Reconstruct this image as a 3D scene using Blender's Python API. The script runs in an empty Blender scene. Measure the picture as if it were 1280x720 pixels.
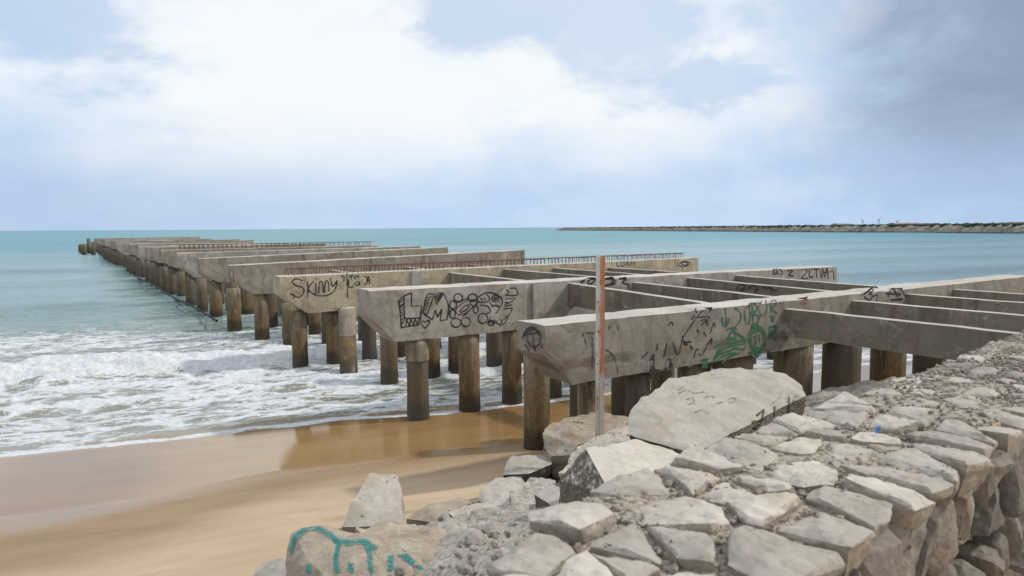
import bpy, bmesh, math, random
import numpy as np
from mathutils import Vector, Matrix, noise as mnoise

S = bpy.context.scene
col = S.collection
random.seed(7)

# ------------------------------------------------------------------ camera
F_PX, CAM_H = 877.0, 4.82
PITCH, ROLL = math.atan(75.7 / F_PX), 0.0065
CAM = Vector((0, 0, CAM_H))
FW = Vector((0, math.cos(PITCH), -math.sin(PITCH)))
_r0 = Vector((1, 0, 0)); _u0 = Vector((0, math.sin(PITCH), math.cos(PITCH)))
RT = _r0 * math.cos(ROLL) - _u0 * math.sin(ROLL)
UP = _r0 * math.sin(ROLL) + _u0 * math.cos(ROLL)
cd = bpy.data.cameras.new('camera'); cam = bpy.data.objects.new('camera', cd); col.objects.link(cam)
m = Matrix((RT, UP, -FW)).transposed().to_4x4(); m.translation = CAM
cam.matrix_world = m
cd.sensor_width = 36; cd.lens = F_PX / 1280 * 36
cd.clip_start = 0.05; cd.clip_end = 30000
cd.dof.use_dof = True; cd.dof.focus_distance = 15; cd.dof.aperture_fstop = 2.8
S.camera = cam

# ------------------------------------------------------------------ sun, sky, exposure
SUN_EL = math.radians(43); SUN_DIR = Vector((0.99, 0.14, 0)).normalized()
sd = bpy.data.lights.new('sun', 'SUN'); sun = bpy.data.objects.new('sun', sd); col.objects.link(sun)
sd.energy = 2.7; sd.angle = math.radians(3); sd.color = (1, 0.95, 0.87)
sv = Vector((SUN_DIR.x * math.cos(SUN_EL), SUN_DIR.y * math.cos(SUN_EL), math.sin(SUN_EL)))
sun.rotation_euler = sv.to_track_quat('Z', 'Y').to_euler()
S.view_settings.view_transform = 'Standard'; S.view_settings.look = 'None'
S.view_settings.exposure = 0; S.view_settings.gamma = 1; S.view_settings.use_curve_mapping = False


class NB:
    """small helper for node trees"""
    def __init__(s, tree):
        s.t = tree; s.n = tree.nodes; s.l = tree.links
    def put(s, sock, v):
        if v is None: return
        if isinstance(v, bpy.types.NodeSocket): s.l.new(v, sock)
        elif isinstance(v, (tuple, list)) and len(v) == 3 and sock.type == 'RGBA': sock.default_value = (*v, 1)
        else: sock.default_value = v
    def math(s, op, a, b=None, c=None, clamp=False):
        n = s.n.new('ShaderNodeMath'); n.operation = op; n.use_clamp = clamp
        for k, v in enumerate((a, b, c)): s.put(n.inputs[k], v)
        return n.outputs[0]
    def vmath(s, op, a, b=None, scale=None):
        n = s.n.new('ShaderNodeVectorMath'); n.operation = op
        s.put(n.inputs[0], a); s.put(n.inputs[1], b)
        if scale is not None: s.put(n.inputs['Scale'], scale)
        return n.outputs['Value'] if op in ('DOT_PRODUCT', 'LENGTH', 'DISTANCE') else n.outputs[0]
    def noise(s, vec, scale, detail=4, rough=0.55, dist=0.0, out=0):
        n = s.n.new('ShaderNodeTexNoise'); s.put(n.inputs['Vector'], vec)
        n.inputs['Scale'].default_value = scale; n.inputs['Detail'].default_value = detail
        n.inputs['Roughness'].default_value = rough; n.inputs['Distortion'].default_value = dist
        return n.outputs[out]
    def voro(s, vec, scale, feature='F1', out='Distance', rnd=1.0):
        n = s.n.new('ShaderNodeTexVoronoi'); n.feature = feature; s.put(n.inputs['Vector'], vec)
        n.inputs['Scale'].default_value = scale; n.inputs['Randomness'].default_value = rnd
        return n.outputs[out]
    def step(s, v, a, b, lo=0.0, hi=1.0):
        n = s.n.new('ShaderNodeMapRange'); n.interpolation_type = 'SMOOTHSTEP'; s.put(n.inputs[0], v)
        s.put(n.inputs[1], a); s.put(n.inputs[2], b); n.inputs[3].default_value = lo; n.inputs[4].default_value = hi
        return n.outputs[0]
    def lin(s, v, a, b, lo=0.0, hi=1.0):
        n = s.n.new('ShaderNodeMapRange'); s.put(n.inputs[0], v)
        n.inputs[1].default_value = a; n.inputs[2].default_value = b; n.inputs[3].default_value = lo; n.inputs[4].default_value = hi
        return n.outputs[0]
    def mix(s, f, a, b, mode='MIX'):
        n = s.n.new('ShaderNodeMix'); n.data_type = 'RGBA'; n.blend_type = mode
        s.put(n.inputs[0], f); s.put(n.inputs[6], a); s.put(n.inputs[7], b)
        return n.outputs[2]
    def scale(s, vec, xyz): return s.vmath('MULTIPLY', vec, xyz)
    def bump(s, h, strength=0.4, dist=0.02, normal=None):
        n = s.n.new('ShaderNodeBump'); n.inputs['Strength'].default_value = strength; n.inputs['Distance'].default_value = dist
        s.put(n.inputs['Height'], h); s.put(n.inputs['Normal'], normal); return n.outputs[0]
    def attr(s, name):
        n = s.n.new('ShaderNodeAttribute'); n.attribute_name = name; return n.outputs['Fac']
    def pos(s): return s.n.new('ShaderNodeNewGeometry').outputs['Position']
    def nrm(s): return s.n.new('ShaderNodeNewGeometry').outputs['True Normal']
    def obj(s): return s.n.new('ShaderNodeTexCoord').outputs['Object']
    def rnd(s): return s.n.new('ShaderNodeObjectInfo').outputs['Random']
    def xyz(s, v):
        n = s.n.new('ShaderNodeSeparateXYZ'); s.put(n.inputs[0], v); return n.outputs


def material(name):
    mt = bpy.data.materials.new(name); mt.use_nodes = True
    b = NB(mt.node_tree); bsdf = b.n['Principled BSDF']
    return mt, b, bsdf


# ---- world: Nishita sky seen through procedural cloud
W = bpy.data.worlds.new('World'); S.world = W; W.use_nodes = True
b = NB(W.node_tree); bg = b.n['Background']; bg.inputs['Strength'].default_value = 0.1
sky = b.n.new('ShaderNodeTexSky'); sky.sky_type = 'NISHITA'; sky.sun_disc = False
sky.sun_elevation = SUN_EL; sky.sun_rotation = math.atan2(SUN_DIR.x, SUN_DIR.y)
sky.air_density = 1.0; sky.dust_density = 1.2; sky.ozone_density = 2
d = b.n.new('ShaderNodeTexCoord').outputs['Generated']
dx, dy, dz = b.xyz(d)
st = b.scale(d, (1.0, 1.0, 2.1))
n_big = b.noise(st, 2.6, 7, 0.56, 0.25)
n_mid = b.noise(b.vmath('ADD', st, (3.1, 1.7, 0.4)), 5.5, 8, 0.6, 0.3)
n_soft = b.noise(b.vmath('ADD', b.scale(d, (1, 1, 3.2)), (7.7, 2.2, 5.1)), 3.2, 5, 0.5, 0.1)


def dirpx(px, py):
    v = FW * F_PX + RT * (px - 640) + UP * (360 - py); return v.normalized()


def blob(px, py, inner, outer):
    v = dirpx(px, py)
    dist = b.vmath('DISTANCE', b.scale(d, (1, 1, 1.25)), (v.x, v.y, v.z * 1.25))
    dist = b.math('ADD', dist, b.math('MULTIPLY', b.math('SUBTRACT', n_mid, 0.5), 0.34))
    return b.step(dist, outer, inner)


# how much cloud: open blue patches only where listed
gap = None
for args in ((60, 8, 0.0, 0.17), (640, -20, 0.02, 0.2), (780, 20, 0.0, 0.2), (905, 100, 0.0, 0.12), (1010, -60, 0.0, 0.24)):
    g = blob(*args); gap = g if gap is None else b.math('MAXIMUM', gap, g)
gap = b.math('MULTIPLY', b.step(gap, 0.15, 0.8), 0.6)
# brightness of the cloud
bright = b.lin(n_big, 0.32, 0.68, 0.34, 0.84)
bright = b.math('ADD', bright, b.math('MULTIPLY', b.math('SUBTRACT', n_mid, 0.5), 1.15))
for (px, py, i, o, k) in ((450, 100, 0.02, 0.50, 0.28), (330, 160, 0.0, 0.35, 0.16), (820, 90, 0.0, 0.2, 0.3), (1000, 110, 0.0, 0.16, 0.22), (700, 150, 0, .35, .12),
                          (1300, 90, 0.02, 0.50, -0.85), (60, 185, 0.0, 0.24, -0.35), (640, 225, 0.0, 0.2, -0.25), (1050, 200, 0, 0.16, -0.25), (0, 60, 0, .16, -0.1)):
    bright = b.math('ADD', bright, b.math('MULTIPLY', blob(px, py, i, o), k))
bright = b.math('ADD', bright, b.math('MULTIPLY', b.math('SUBTRACT', n_soft, 0.5), 0.75), clamp=True)
shade = b.mix(b.step(b.math('ADD', dx, b.math('MULTIPLY', b.math('SUBTRACT', n_mid, 0.5), 0.35)), 0.30, 0.58), (5.6, 7.1, 9.2), (2.9, 3.6, 5.1))
white = (9.2, 9.6, 9.85)
cloud = b.mix(b.lin(bright, 0.0, 0.9), shade, white)
sky_blue = b.mix(0.75, sky.outputs[0], (5.2, 6.9, 9.5))
skyc = b.mix(gap, cloud, sky_blue)
# low bank of blue-grey rain cloud over the horizon
hz = b.math('ADD', dz, b.math('MULTIPLY', b.math('SUBTRACT', n_soft, 0.5), 0.09))
lowc = b.mix(b.step(n_mid, 0.3, 0.7), (4.5, 6.2, 9.0), (5.3, 6.9, 9.1))
lowc = b.mix(b.step(b.math('ADD', dx, b.math('MULTIPLY', b.math('SUBTRACT', n_mid, 0.5), 0.4)), -0.15, -0.55), lowc, (4.0, 5.5, 8.0))
skyc = b.mix(b.step(hz, 0.17, 0.0, 0.0, 0.82), skyc, lowc)
b.put(bg.inputs['Color'], skyc)

# ------------------------------------------------------------------ site axes
TH = math.radians(33)
AU = Vector((-math.sin(TH), math.cos(TH), 0))     # along the pier, out to sea
AT = Vector((math.cos(TH), math.sin(TH), 0))      # along the cap beams
NV = Vector((-0.37, 0.929, 0))                    # across the shore, out to sea
NA = Vector((0.929, 0.37, 0))
WQ = Vector((-0.656, 0.755, 0)).normalized()      # across the stone wall, out to sea
WS = Vector((0.755, 0.656, 0)).normalized()       # along the stone wall
WALL_Z = 3.67


def ut(u, t, z=0.0): return AU * u + AT * t + Vector((0, 0, z))
def sq(s, q, z=0.0): return WS * s + WQ * q + Vector((0, 0, z))
def ray(px, py): return FW * F_PX + RT * (px - 640) + UP * (360 - py)
def at(px, py, dist):
    r = ray(px, py); return CAM + r * (dist / r.y)
def on_plane(px, py, p0, nrm):
    r = ray(px, py); return CAM + r * ((p0 - CAM).dot(nrm) / r.dot(nrm))
def on_u(px, py, u0): return on_plane(px, py, AU * u0, AU)


# ---- vectorised noise
def vnoise(x, y, seed=0):
    xi = np.floor(x).astype(np.int64); yi = np.floor(y).astype(np.int64); fx = x - xi; fy = y - yi
    fx = fx * fx * fx * (fx * (fx * 6 - 15) + 10); fy = fy * fy * fy * (fy * (fy * 6 - 15) + 10)
    def h(i, j):
        k = (i * 374761393 + j * 668265263 + seed * 974711) & 0xffffffff
        k = ((k ^ (k >> 13)) * 1274126177) & 0xffffffff
        return ((k ^ (k >> 16)) & 0xffff) / 65535.0
    return (h(xi, yi) * (1 - fx) + h(xi + 1, yi) * fx) * (1 - fy) + (h(xi, yi + 1) * (1 - fx) + h(xi + 1, yi + 1) * fx) * fy
def fbm(x, y, o=4, seed=0, g=0.5):
    r = 0; a = 1; tot = 0
    for k in range(o):
        r = r + a * vnoise(x * 2 ** k + k * 17.3, y * 2 ** k - k * 9.1, seed + k); tot += a; a *= g
    return r / tot - 0.5
def sstep(a, b_, x):
    t = np.clip((x - a) / (b_ - a), 0, 1); return t * t * (3 - 2 * t)


# ---- objects
def tag(o, label=None, cat=None, group=None, kind=None):
    if label: o['label'] = label
    if cat: o['category'] = cat
    if group: o['group'] = group
    if kind: o['kind'] = kind
    return o
def link(name, me, mat=None, parent=None, smooth=False):
    o = bpy.data.objects.new(name, me); col.objects.link(o)
    if mat: me.materials.append(mat)
    if parent: o.parent = parent; o.matrix_parent_inverse = parent.matrix_basis.inverted()
    if smooth: me.polygons.foreach_set('use_smooth', [True] * len(me.polygons))
    return o
def empty(name, loc):
    o = bpy.data.objects.new(name, None); col.objects.link(o); o.location = loc; o.empty_display_size = 0.3; return o
def from_bm(name, bm, mat=None, parent=None, smooth=False):
    me = bpy.data.meshes.new(name); bm.to_mesh(me); bm.free(); return link(name, me, mat, parent, smooth)
def from_np(name, verts, quads, mat=None, parent=None, smooth=True, attrs=None):
    me = bpy.data.meshes.new(name); nv, nq = len(verts), len(quads)
    me.vertices.add(nv); me.vertices.foreach_set('co', np.ascontiguousarray(verts, dtype=np.float32).ravel())
    me.loops.add(nq * 4); me.loops.foreach_set('vertex_index', np.ascontiguousarray(quads, dtype=np.int32).ravel())
    me.polygons.add(nq); me.polygons.foreach_set('loop_start', np.arange(0, nq * 4, 4, dtype=np.int32))
    me.polygons.foreach_set('loop_total', np.full(nq, 4, dtype=np.int32))
    me.update(calc_edges=True); me.validate()
    for k, v in (attrs or {}).items():
        a = me.attributes.new(k, 'FLOAT', 'POINT'); a.data.foreach_set('value', np.ascontiguousarray(v, dtype=np.float32).ravel())
    return link(name, me, mat, parent, smooth)
def grid_quads(nr, nc, wrap=False):
    i = np.arange(nr - 1)[:, None]; j = np.arange(nc if wrap else nc - 1)[None, :]; j2 = (j + 1) % nc
    return np.stack([i * nc + j, i * nc + j2, (i + 1) * nc + j2, (i + 1) * nc + j], -1).reshape(-1, 4)


# ------------------------------------------------------------------ materials
def concrete_mat(name, tint=(0.40, 0.36, 0.31), dark=(0.15, 0.12, 0.095), amount=0.38, band=None):
    mt, b, s = material(name); p = b.pos()
    big = b.noise(p, 0.8, 6, 0.62, 0.4); fine = b.noise(p, 16, 4, 0.6)
    run = b.noise(b.scale(p, (2.6, 2.6, 0.4)), 1.1, 6, 0.66, 0.6)
    c = b.mix(b.step(big, 0.38, 0.66), tint, tuple(v * 0.72 for v in tint))
    c = b.mix(b.math('MULTIPLY', b.step(run, 0.5, 0.68), amount), c, dark)
    patch = b.noise(b.vmath('ADD', p, (4, 9, 2)), 1.7, 5, 0.65, 0.8)
    c = b.mix(b.math('MULTIPLY', b.step(patch, 0.50, 0.68), 0.7), c, (0.20, 0.15, 0.10))
    c = b.mix(b.math('MULTIPLY', b.step(b.noise(b.vmath('ADD', p, (1, 3, 8)), 2.6, 6, 0.7), 0.58, 0.66), 0.4), c, (0.52, 0.49, 0.44))
    c = b.mix(b.lin(fine, 0.3, 0.7, 0.0, 0.3), c, tuple(v * 0.6 for v in tint))
    pits = b.step(b.voro(p, 22), 0.16, 0.05)
    c = b.mix(b.math('MULTIPLY', b.math('MULTIPLY', pits, b.step(b.noise(p, 3, 2), 0.5, 0.62)), 0.75), c, (0.08, 0.065, 0.05))
    rs = b.noise(b.vmath('ADD', b.scale(p, (7, 7, 0.55)), (2, 5, 1)), 0.9, 5, 0.7, 0.3)
    c = b.mix(b.math('MULTIPLY', b.math('MULTIPLY', b.step(rs, 0.60, 0.70), b.step(b.noise(p, 0.5, 3), 0.45, 0.6)), 0.6), c, (0.24, 0.115, 0.05))
    mot = b.noise(b.vmath('ADD', p, (6, 6, 6)), 4.5, 7, 0.72, 0.4)
    c = b.mix(b.math('MULTIPLY', b.step(mot, 0.50, 0.66), 0.5), c, tuple(v * 0.42 for v in tint))
    if band:
        wob = b.math('ADD', b.xyz(p)[2], b.math('MULTIPLY', b.math('SUBTRACT', b.noise(p, 0.6, 4, 0.6), 0.5), 0.5))
        bd = b.math('MULTIPLY', b.step(b.math('ABSOLUTE', b.math('SUBTRACT', wob, band)), 0.12, 0.05), b.step(b.noise(p, 1.1, 4, 0.6), 0.4, 0.6))
        c = b.mix(b.math('MULTIPLY', bd, 0.7), c, (0.13, 0.085, 0.055))
    # paler tone on upper faces
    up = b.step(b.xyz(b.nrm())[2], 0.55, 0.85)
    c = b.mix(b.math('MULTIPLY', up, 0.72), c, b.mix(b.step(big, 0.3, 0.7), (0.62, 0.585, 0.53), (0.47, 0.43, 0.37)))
    b.put(s.inputs['Base Color'], c); s.inputs['Roughness'].default_value = 0.9; s.inputs['Specular IOR Level'].default_value = 0.2
    h = b.math('ADD', b.math('MULTIPLY', fine, 0.5), b.math('ADD', big, b.math('MULTIPLY', pits, -0.3)))
    b.put(s.inputs['Normal'], b.bump(h, 0.5, 0.03))
    return mt


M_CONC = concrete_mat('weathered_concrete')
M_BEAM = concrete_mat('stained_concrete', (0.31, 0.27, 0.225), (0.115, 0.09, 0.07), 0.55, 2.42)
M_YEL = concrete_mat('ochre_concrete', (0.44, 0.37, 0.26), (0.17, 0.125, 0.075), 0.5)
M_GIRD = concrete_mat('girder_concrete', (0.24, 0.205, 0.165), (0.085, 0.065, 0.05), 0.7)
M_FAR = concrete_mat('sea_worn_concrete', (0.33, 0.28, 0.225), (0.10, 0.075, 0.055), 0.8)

def pile_mat():
    mt, b, s = material('stained_pile'); p = b.pos(); x, y, z = b.xyz(p)
    r = b.rnd()
    n = b.noise(b.scale(p, (4, 4, 0.7)), 1.3, 6, 0.62, 0.4); f = b.noise(p, 14, 4, 0.6)
    zz = b.math('ADD', z, b.math('MULTIPLY', b.math('SUBTRACT', n, 0.5), 1.7))
    c = b.mix(b.step(zz, 0.6, 2.1), (0.18, 0.105, 0.042), (0.30, 0.25, 0.18))
    c = b.mix(b.step(n, 0.45, 0.66), c, (0.10, 0.078, 0.052)); c = b.mix(b.math('MULTIPLY', b.step(b.noise(b.scale(p, (6, 6, 0.5)), 1.1, 5, 0.65, 0.5), 0.5, 0.62), 0.65), c, (0.24, 0.145, 0.06)); c = b.mix(b.math('MULTIPLY', b.step(b.noise(b.vmath('ADD', b.scale(p, (3, 3, 0.9)), (9, 9, 9)), 1.4, 5, 0.65), 0.54, 0.62), 0.6), c, (0.07, 0.07, 0.05))
    c = b.mix(b.math('MULTIPLY', b.step(b.noise(b.scale(p, (5, 5, 1.2)), 2.2, 4), 0.58, 0.68), 0.5), c, (0.38, 0.32, 0.23))
    c = b.mix(b.step(b.math('ADD', z, b.math('MULTIPLY', n, 0.5)), 0.95, 0.62), c, (0.045, 0.034, 0.02))
    c = b.mix(b.lin(f, 0.35, 0.7, 0, 0.4), c, (0.08, 0.05, 0.025))
    c = b.mix(b.step(r, 0.35, 1.0, 0.0, 0.7), c, (0.085, 0.075, 0.065))
    b.put(s.inputs['Base Color'], c); b.put(s.inputs['Roughness'], b.step(z, 0.1, 0.8, 0.42, 0.88))
    s.inputs['Specular IOR Level'].default_value = 0.3
    b.put(s.inputs['Normal'], b.bump(b.math('ADD', n, b.math('MULTIPLY', f, 0.6)), 0.6, 0.03))
    return mt
M_PILE = pile_mat()
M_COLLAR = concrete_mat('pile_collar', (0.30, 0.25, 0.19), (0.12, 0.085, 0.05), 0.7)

def stone_mat(name, a, c2, d3, pebbly=0.0, scale=1.0, stain=None, bumpd=0.02, broken=None, side=None):
    mt, b, s = material(name); p = b.scale(b.obj(), (scale,) * 3); r = b.rnd()
    p = b.vmath('ADD', p, b.vmath('SCALE', (13.0, 7.0, 5.0), None, r))
    n1 = b.noise(p, 3.0, 6, 0.62, 0.5); n2 = b.noise(p, 18, 5, 0.65); n3 = b.noise(b.vmath('ADD', p, (5, 5, 5)), 5.5, 5, 0.68, 1.0)
    c = b.mix(b.step(n1, 0.36, 0.64), a, c2)
    c = b.mix(b.math('MULTIPLY', b.step(n3, 0.55, 0.72), 0.6), c, d3)
    c = b.mix(b.lin(n2, 0.35, 0.7, 0, 0.35), c, tuple(v * 0.55 for v in c2))
    if stain: c = b.mix(b.math('MULTIPLY', b.step(b.noise(b.vmath('ADD', p, (2, 8, 1)), 2.2, 4, 0.6), 0.54, 0.66), 0.6), c, stain)
    hue = b.n.new('ShaderNodeHueSaturation'); hue.inputs['Saturation'].default_value = 0.9
    b.put(hue.inputs['Value'], b.lin(r, 0, 1, 0.72, 1.14)); b.put(hue.inputs['Color'], c); c = hue.outputs[0]
    h = b.math('ADD', b.math('MULTIPLY', n2, 0.5), b.math('MULTIPLY', n1, 0.6))
    if pebbly:
        v = b.voro(p, 26); vc = b.n.new('ShaderNodeRGBToBW'); b.put(vc.inputs[0], b.voro(p, 26, out='Color')); vc = vc.outputs[0]; v2 = b.voro(p, 60)
        peb = b.step(v, 0.42, 0.25)
        c = b.mix(b.math('MULTIPLY', peb, pebbly), c, b.mix(vc, tuple(v * 1.15 for v in a), tuple(v * 0.62 for v in c2)))
        c = b.mix(b.math('MULTIPLY', b.step(v, 0.5, 0.75), pebbly), c, (0.12, 0.1, 0.08))
        h = b.math('ADD', h, b.math('ADD', b.math('MULTIPLY', v, -0.9 * pebbly), b.math('MULTIPLY', v2, -0.4 * pebbly)))
    fac = b.voro(b.vmath('ADD', p, b.vmath('SCALE', b.noise(p, 4, 3, 0.6, out=1), None, 0.25)), 5.5, 'F1'); h = b.math('ADD', h, b.math('MULTIPLY', fac, 0.35))
    crk = b.step(b.voro(b.vmath('ADD', p, b.vmath('SCALE', b.noise(p, 2.5, 4, 0.7, out=1), None, 0.6)), 1.5, 'DISTANCE_TO_EDGE'), 0.006, 0.0)
    c = b.mix(b.math('MULTIPLY', crk, 0.12), c, (0.12, 0.1, 0.08)); h = b.math('ADD', h, b.math('MULTIPLY', crk, -0.25))
    if side:        # darker brown tint on the flanks of the stone
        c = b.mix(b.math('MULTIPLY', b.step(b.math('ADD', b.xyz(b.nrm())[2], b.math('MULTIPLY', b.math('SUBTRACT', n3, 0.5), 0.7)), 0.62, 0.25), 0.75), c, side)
    if broken:      # conglomerate on broken sides; also paints shade onto steep faces like the block's
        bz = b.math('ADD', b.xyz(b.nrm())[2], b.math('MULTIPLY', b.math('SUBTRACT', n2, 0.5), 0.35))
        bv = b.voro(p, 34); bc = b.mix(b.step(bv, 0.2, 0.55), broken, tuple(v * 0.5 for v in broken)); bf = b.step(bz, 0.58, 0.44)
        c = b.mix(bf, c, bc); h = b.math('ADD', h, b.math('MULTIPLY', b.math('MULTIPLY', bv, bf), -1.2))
    b.put(s.inputs['Base Color'], c); s.inputs['Roughness'].default_value = 0.92; s.inputs['Specular IOR Level'].default_value = 0.18
    b.put(s.inputs['Normal'], b.bump(h, 0.7, bumpd))
    return mt
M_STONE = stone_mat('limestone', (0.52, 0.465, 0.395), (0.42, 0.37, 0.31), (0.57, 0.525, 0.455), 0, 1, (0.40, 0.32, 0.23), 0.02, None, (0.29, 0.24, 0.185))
M_FACE = stone_mat('wall_face_stone', (0.29, 0.245, 0.195), (0.18, 0.15, 0.12), (0.36, 0.31, 0.255), 0, 1.2, (0.2, 0.13, 0.075), 0.03)
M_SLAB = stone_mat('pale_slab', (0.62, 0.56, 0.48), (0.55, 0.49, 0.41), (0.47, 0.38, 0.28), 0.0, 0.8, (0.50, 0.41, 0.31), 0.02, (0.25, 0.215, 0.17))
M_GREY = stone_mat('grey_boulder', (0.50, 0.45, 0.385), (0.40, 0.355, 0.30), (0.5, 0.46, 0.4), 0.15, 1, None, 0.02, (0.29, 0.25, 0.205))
M_BROWN = stone_mat('brown_boulder', (0.43, 0.355, 0.27), (0.33, 0.265, 0.195), (0.48, 0.43, 0.36), 0.15, 1, (0.26, 0.16, 0.085))
M_RUB = stone_mat('rubble_concrete', (0.53, 0.475, 0.40), (0.43, 0.38, 0.315), (0.53, 0.49, 0.43), 0.4, 0.7, None, 0.03)
M_GRAV = stone_mat('gravel_mortar', (0.44, 0.37, 0.295), (0.31, 0.255, 0.20), (0.38, 0.34, 0.29), 0.8, 1.4, None, 0.02)
M_PEB = stone_mat('pebble', (0.48, 0.42, 0.345), (0.34, 0.285, 0.23), (0.5, 0.46, 0.4), 0, 4)

def flat(name, c, rough=0.8, var=0.4, sc=12.0):
    mt, b, s = material(name); n = b.noise(b.pos(), sc, 5, 0.65)
    b.put(s.inputs['Base Color'], b.mix(b.lin(n, 0.3, 0.7, 0, var), c, tuple(v * 0.45 for v in c)))
    s.inputs['Roughness'].default_value = rough; return mt
M_PAINT = flat('black_spray_paint', (0.022, 0.02, 0.02), 0.6)
M_INK = flat('black_paint', (0.022, 0.02, 0.02), 0.6)
M_FADED = flat('faded_black_paint', (0.085, 0.072, 0.062), 0.8)
M_SCRAWL = flat('worn_scribble', (0.21, 0.19, 0.17), 0.9, 0.3)
M_GREEN = flat('green_spray_paint', (0.045, 0.15, 0.075), 0.7)
def worn_paint(mt, sc, lo, hi):
    b = NB(mt.node_tree); s = b.n['Principled BSDF']; b.put(s.inputs['Alpha'], b.step(b.noise(b.pos(), sc, 5, 0.7), lo, hi))
M_TEAL = flat('teal_spray_paint', (0.05, 0.27, 0.25), 0.7, 0.5)
worn_paint(M_TEAL, 30, 0.34, 0.62); worn_paint(M_PAINT, 22, 0.30, 0.42); worn_paint(M_GREEN, 20, 0.32, 0.50); worn_paint(M_FADED, 20, 0.4, 0.5); worn_paint(M_SCRAWL, 30, 0.42, 0.52)
M_REDP = flat('red_spray_paint', (0.32, 0.12, 0.1), 0.7)
M_BLUE = flat('blue_paint', (0.12, 0.25, 0.55), 0.6)
M_BAR = flat('rusty_rebar', (0.16, 0.07, 0.035), 0.9)


# ================================================================== SETTING: beach, sea
def shore_v(x, y): return x * NV.x + y * NV.y
def wall_q(x, y): return x * WQ.x + y * WQ.y
def sand_h(v, a):
    prof = np.interp(v, [-60, 0, 4, 7, 9, 11, 12.6, 13.6, 15.5, 17.6, 19, 22, 30, 45, 9000],
                     [1.8, 1.35, 1.05, 0.78, 0.55, 0.34, 0.19, 0.12, 0.06, 0.0, -0.10, -0.35, -1.0, -3.0, -6.0])
    return prof + 0.06 * fbm(v * 0.22, a * 0.12, 3, 5) * sstep(20, 12, v)
def bank_h(q): return 3.1 - 0.385 * (q - 2.06)

def polar(r, ang):
    rr, aa = np.meshgrid(r, ang, indexing='ij'); return rr * np.sin(aa), rr * np.cos(aa)

ang = np.radians(np.concatenate([np.arange(-180, -62, 4), np.arange(-62, 62, 0.3), np.arange(62, 180, 4)]))
r = np.concatenate([[0.05, 0.5, 1, 1.5, 2, 2.5, 3, 3.5, 4], np.geomspace(4.2, 30, 230), np.geomspace(31, 14000, 60)])
x, y = polar(r, ang); v = shore_v(x, y); a = x * NA.x + y * NA.y; q = wall_q(x, y)
z = sand_h(v, a)
z = np.where(q < 9.6, np.maximum(z, bank_h(q) - 0.45) * sstep(10, 9.2, q) + z * (1 - sstep(10, 9.2, q)), z)
z = np.where(q < 1.7, 2.35 + 0.0 * z, z)
z = z + 0.012 * fbm(x * 2.2, y * 2.2, 3, 9) * sstep(13.4, 11, v)
verts = np.stack([x, y, z], -1).reshape(-1, 3); quads = grid_quads(len(r), len(ang), True)[:, ::-1]

mt, b, s = material('beach_sand'); p = b.pos(); vv = b.vmath('DOT_PRODUCT', p, tuple(NV)); aa_ = b.vmath('DOT_PRODUCT', p, tuple(NA))
cb = b.n.new('ShaderNodeCombineXYZ'); b.put(cb.inputs[0], b.math('MULTIPLY', vv, 1.0)); b.put(cb.inputs[1], b.math('MULTIPLY', aa_, 0.28)); sh = cb.outputs[0]
wob = b.noise(sh, 0.55, 4, 0.5, 0.2); wv = b.math('ADD', vv, b.math('MULTIPLY', b.math('SUBTRACT', wob, 0.5), 1.6))
wl = b.math('ADD', wv, b.step(aa_, 1.0, -3.5, 0.0, 0.9)); wet = b.step(wl, 13.2, 13.8); damp_vignette = b.step(b.math('ADD', wv, b.step(aa_, 1.5, -2.5, 0.0, 2.2)), 11.7, 13.5)  # damp sand reaches further at left, with vignette darkening put into its colour
grain = b.noise(p, 140, 3, 0.7); blot = b.noise(sh, 1.4, 5, 0.6, 0.3); streak = b.noise(b.scale(sh, (1, 0.5, 1)), 3.2, 4, 0.6, 0.4)
dry = b.mix(b.step(blot, 0.35, 0.68), (0.53, 0.40, 0.275), (0.46, 0.34, 0.225))
dry = b.mix(b.math('MULTIPLY', b.step(streak, 0.58, 0.68), 0.4), dry, (0.58, 0.47, 0.335))
dpc = b.mix(b.step(blot, 0.35, 0.65), (0.34, 0.24, 0.15), (0.285, 0.20, 0.12))
wtc = b.mix(b.step(blot, 0.3, 0.7), (0.335, 0.20, 0.085), (0.275, 0.165, 0.07))
c = b.mix(damp_vignette, dry, dpc); c = b.mix(wet, c, wtc)
c = b.mix(b.lin(grain, 0.3, 0.7, 0, 0.28), c, b.mix(0.5, c, (0.14, 0.09, 0.05)))
b.put(s.inputs['Base Color'], c)
rgh = b.math('SUBTRACT', b.math('SUBTRACT', 0.95, b.math('MULTIPLY', damp_vignette, 0.2)), b.math('MULTIPLY', wet, 0.60))
film = b.step(b.math('ADD', wl, b.math('MULTIPLY', b.math('SUBTRACT', blot, 0.5), 0.7)), 13.6, 14.2)
rgh = b.math('SUBTRACT', rgh, b.math('MULTIPLY', film, 0.11), clamp=True)
b.put(s.inputs['Roughness'], rgh); s.inputs['IOR'].default_value = 1.5
b.put(s.inputs['Specular IOR Level'], b.math('ADD', 0.15, b.math('MULTIPLY', wet, 0.85)))
hb = b.math('MULTIPLY', b.math('ADD', b.math('MULTIPLY', grain, 0.25), streak), b.math('SUBTRACT', 1.0, b.math('MULTIPLY', film, 0.95)))
rip = b.noise(b.scale(sh, (1, 0.6, 1)), 7, 5, 0.7, 0.6); pit = b.step(b.voro(p, 2.6), 0.16, 0.05)
hb = b.math('ADD', hb, b.math('MULTIPLY', b.math('SUBTRACT', b.math('MULTIPLY', rip, 0.9), b.math('MULTIPLY', pit, 0.6)), b.math('SUBTRACT', 1.0, wet)))
b.put(s.inputs['Normal'], b.bump(hb, 0.4, 0.035))
tag(from_np('beach', verts, quads, mt), kind='structure')

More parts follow.
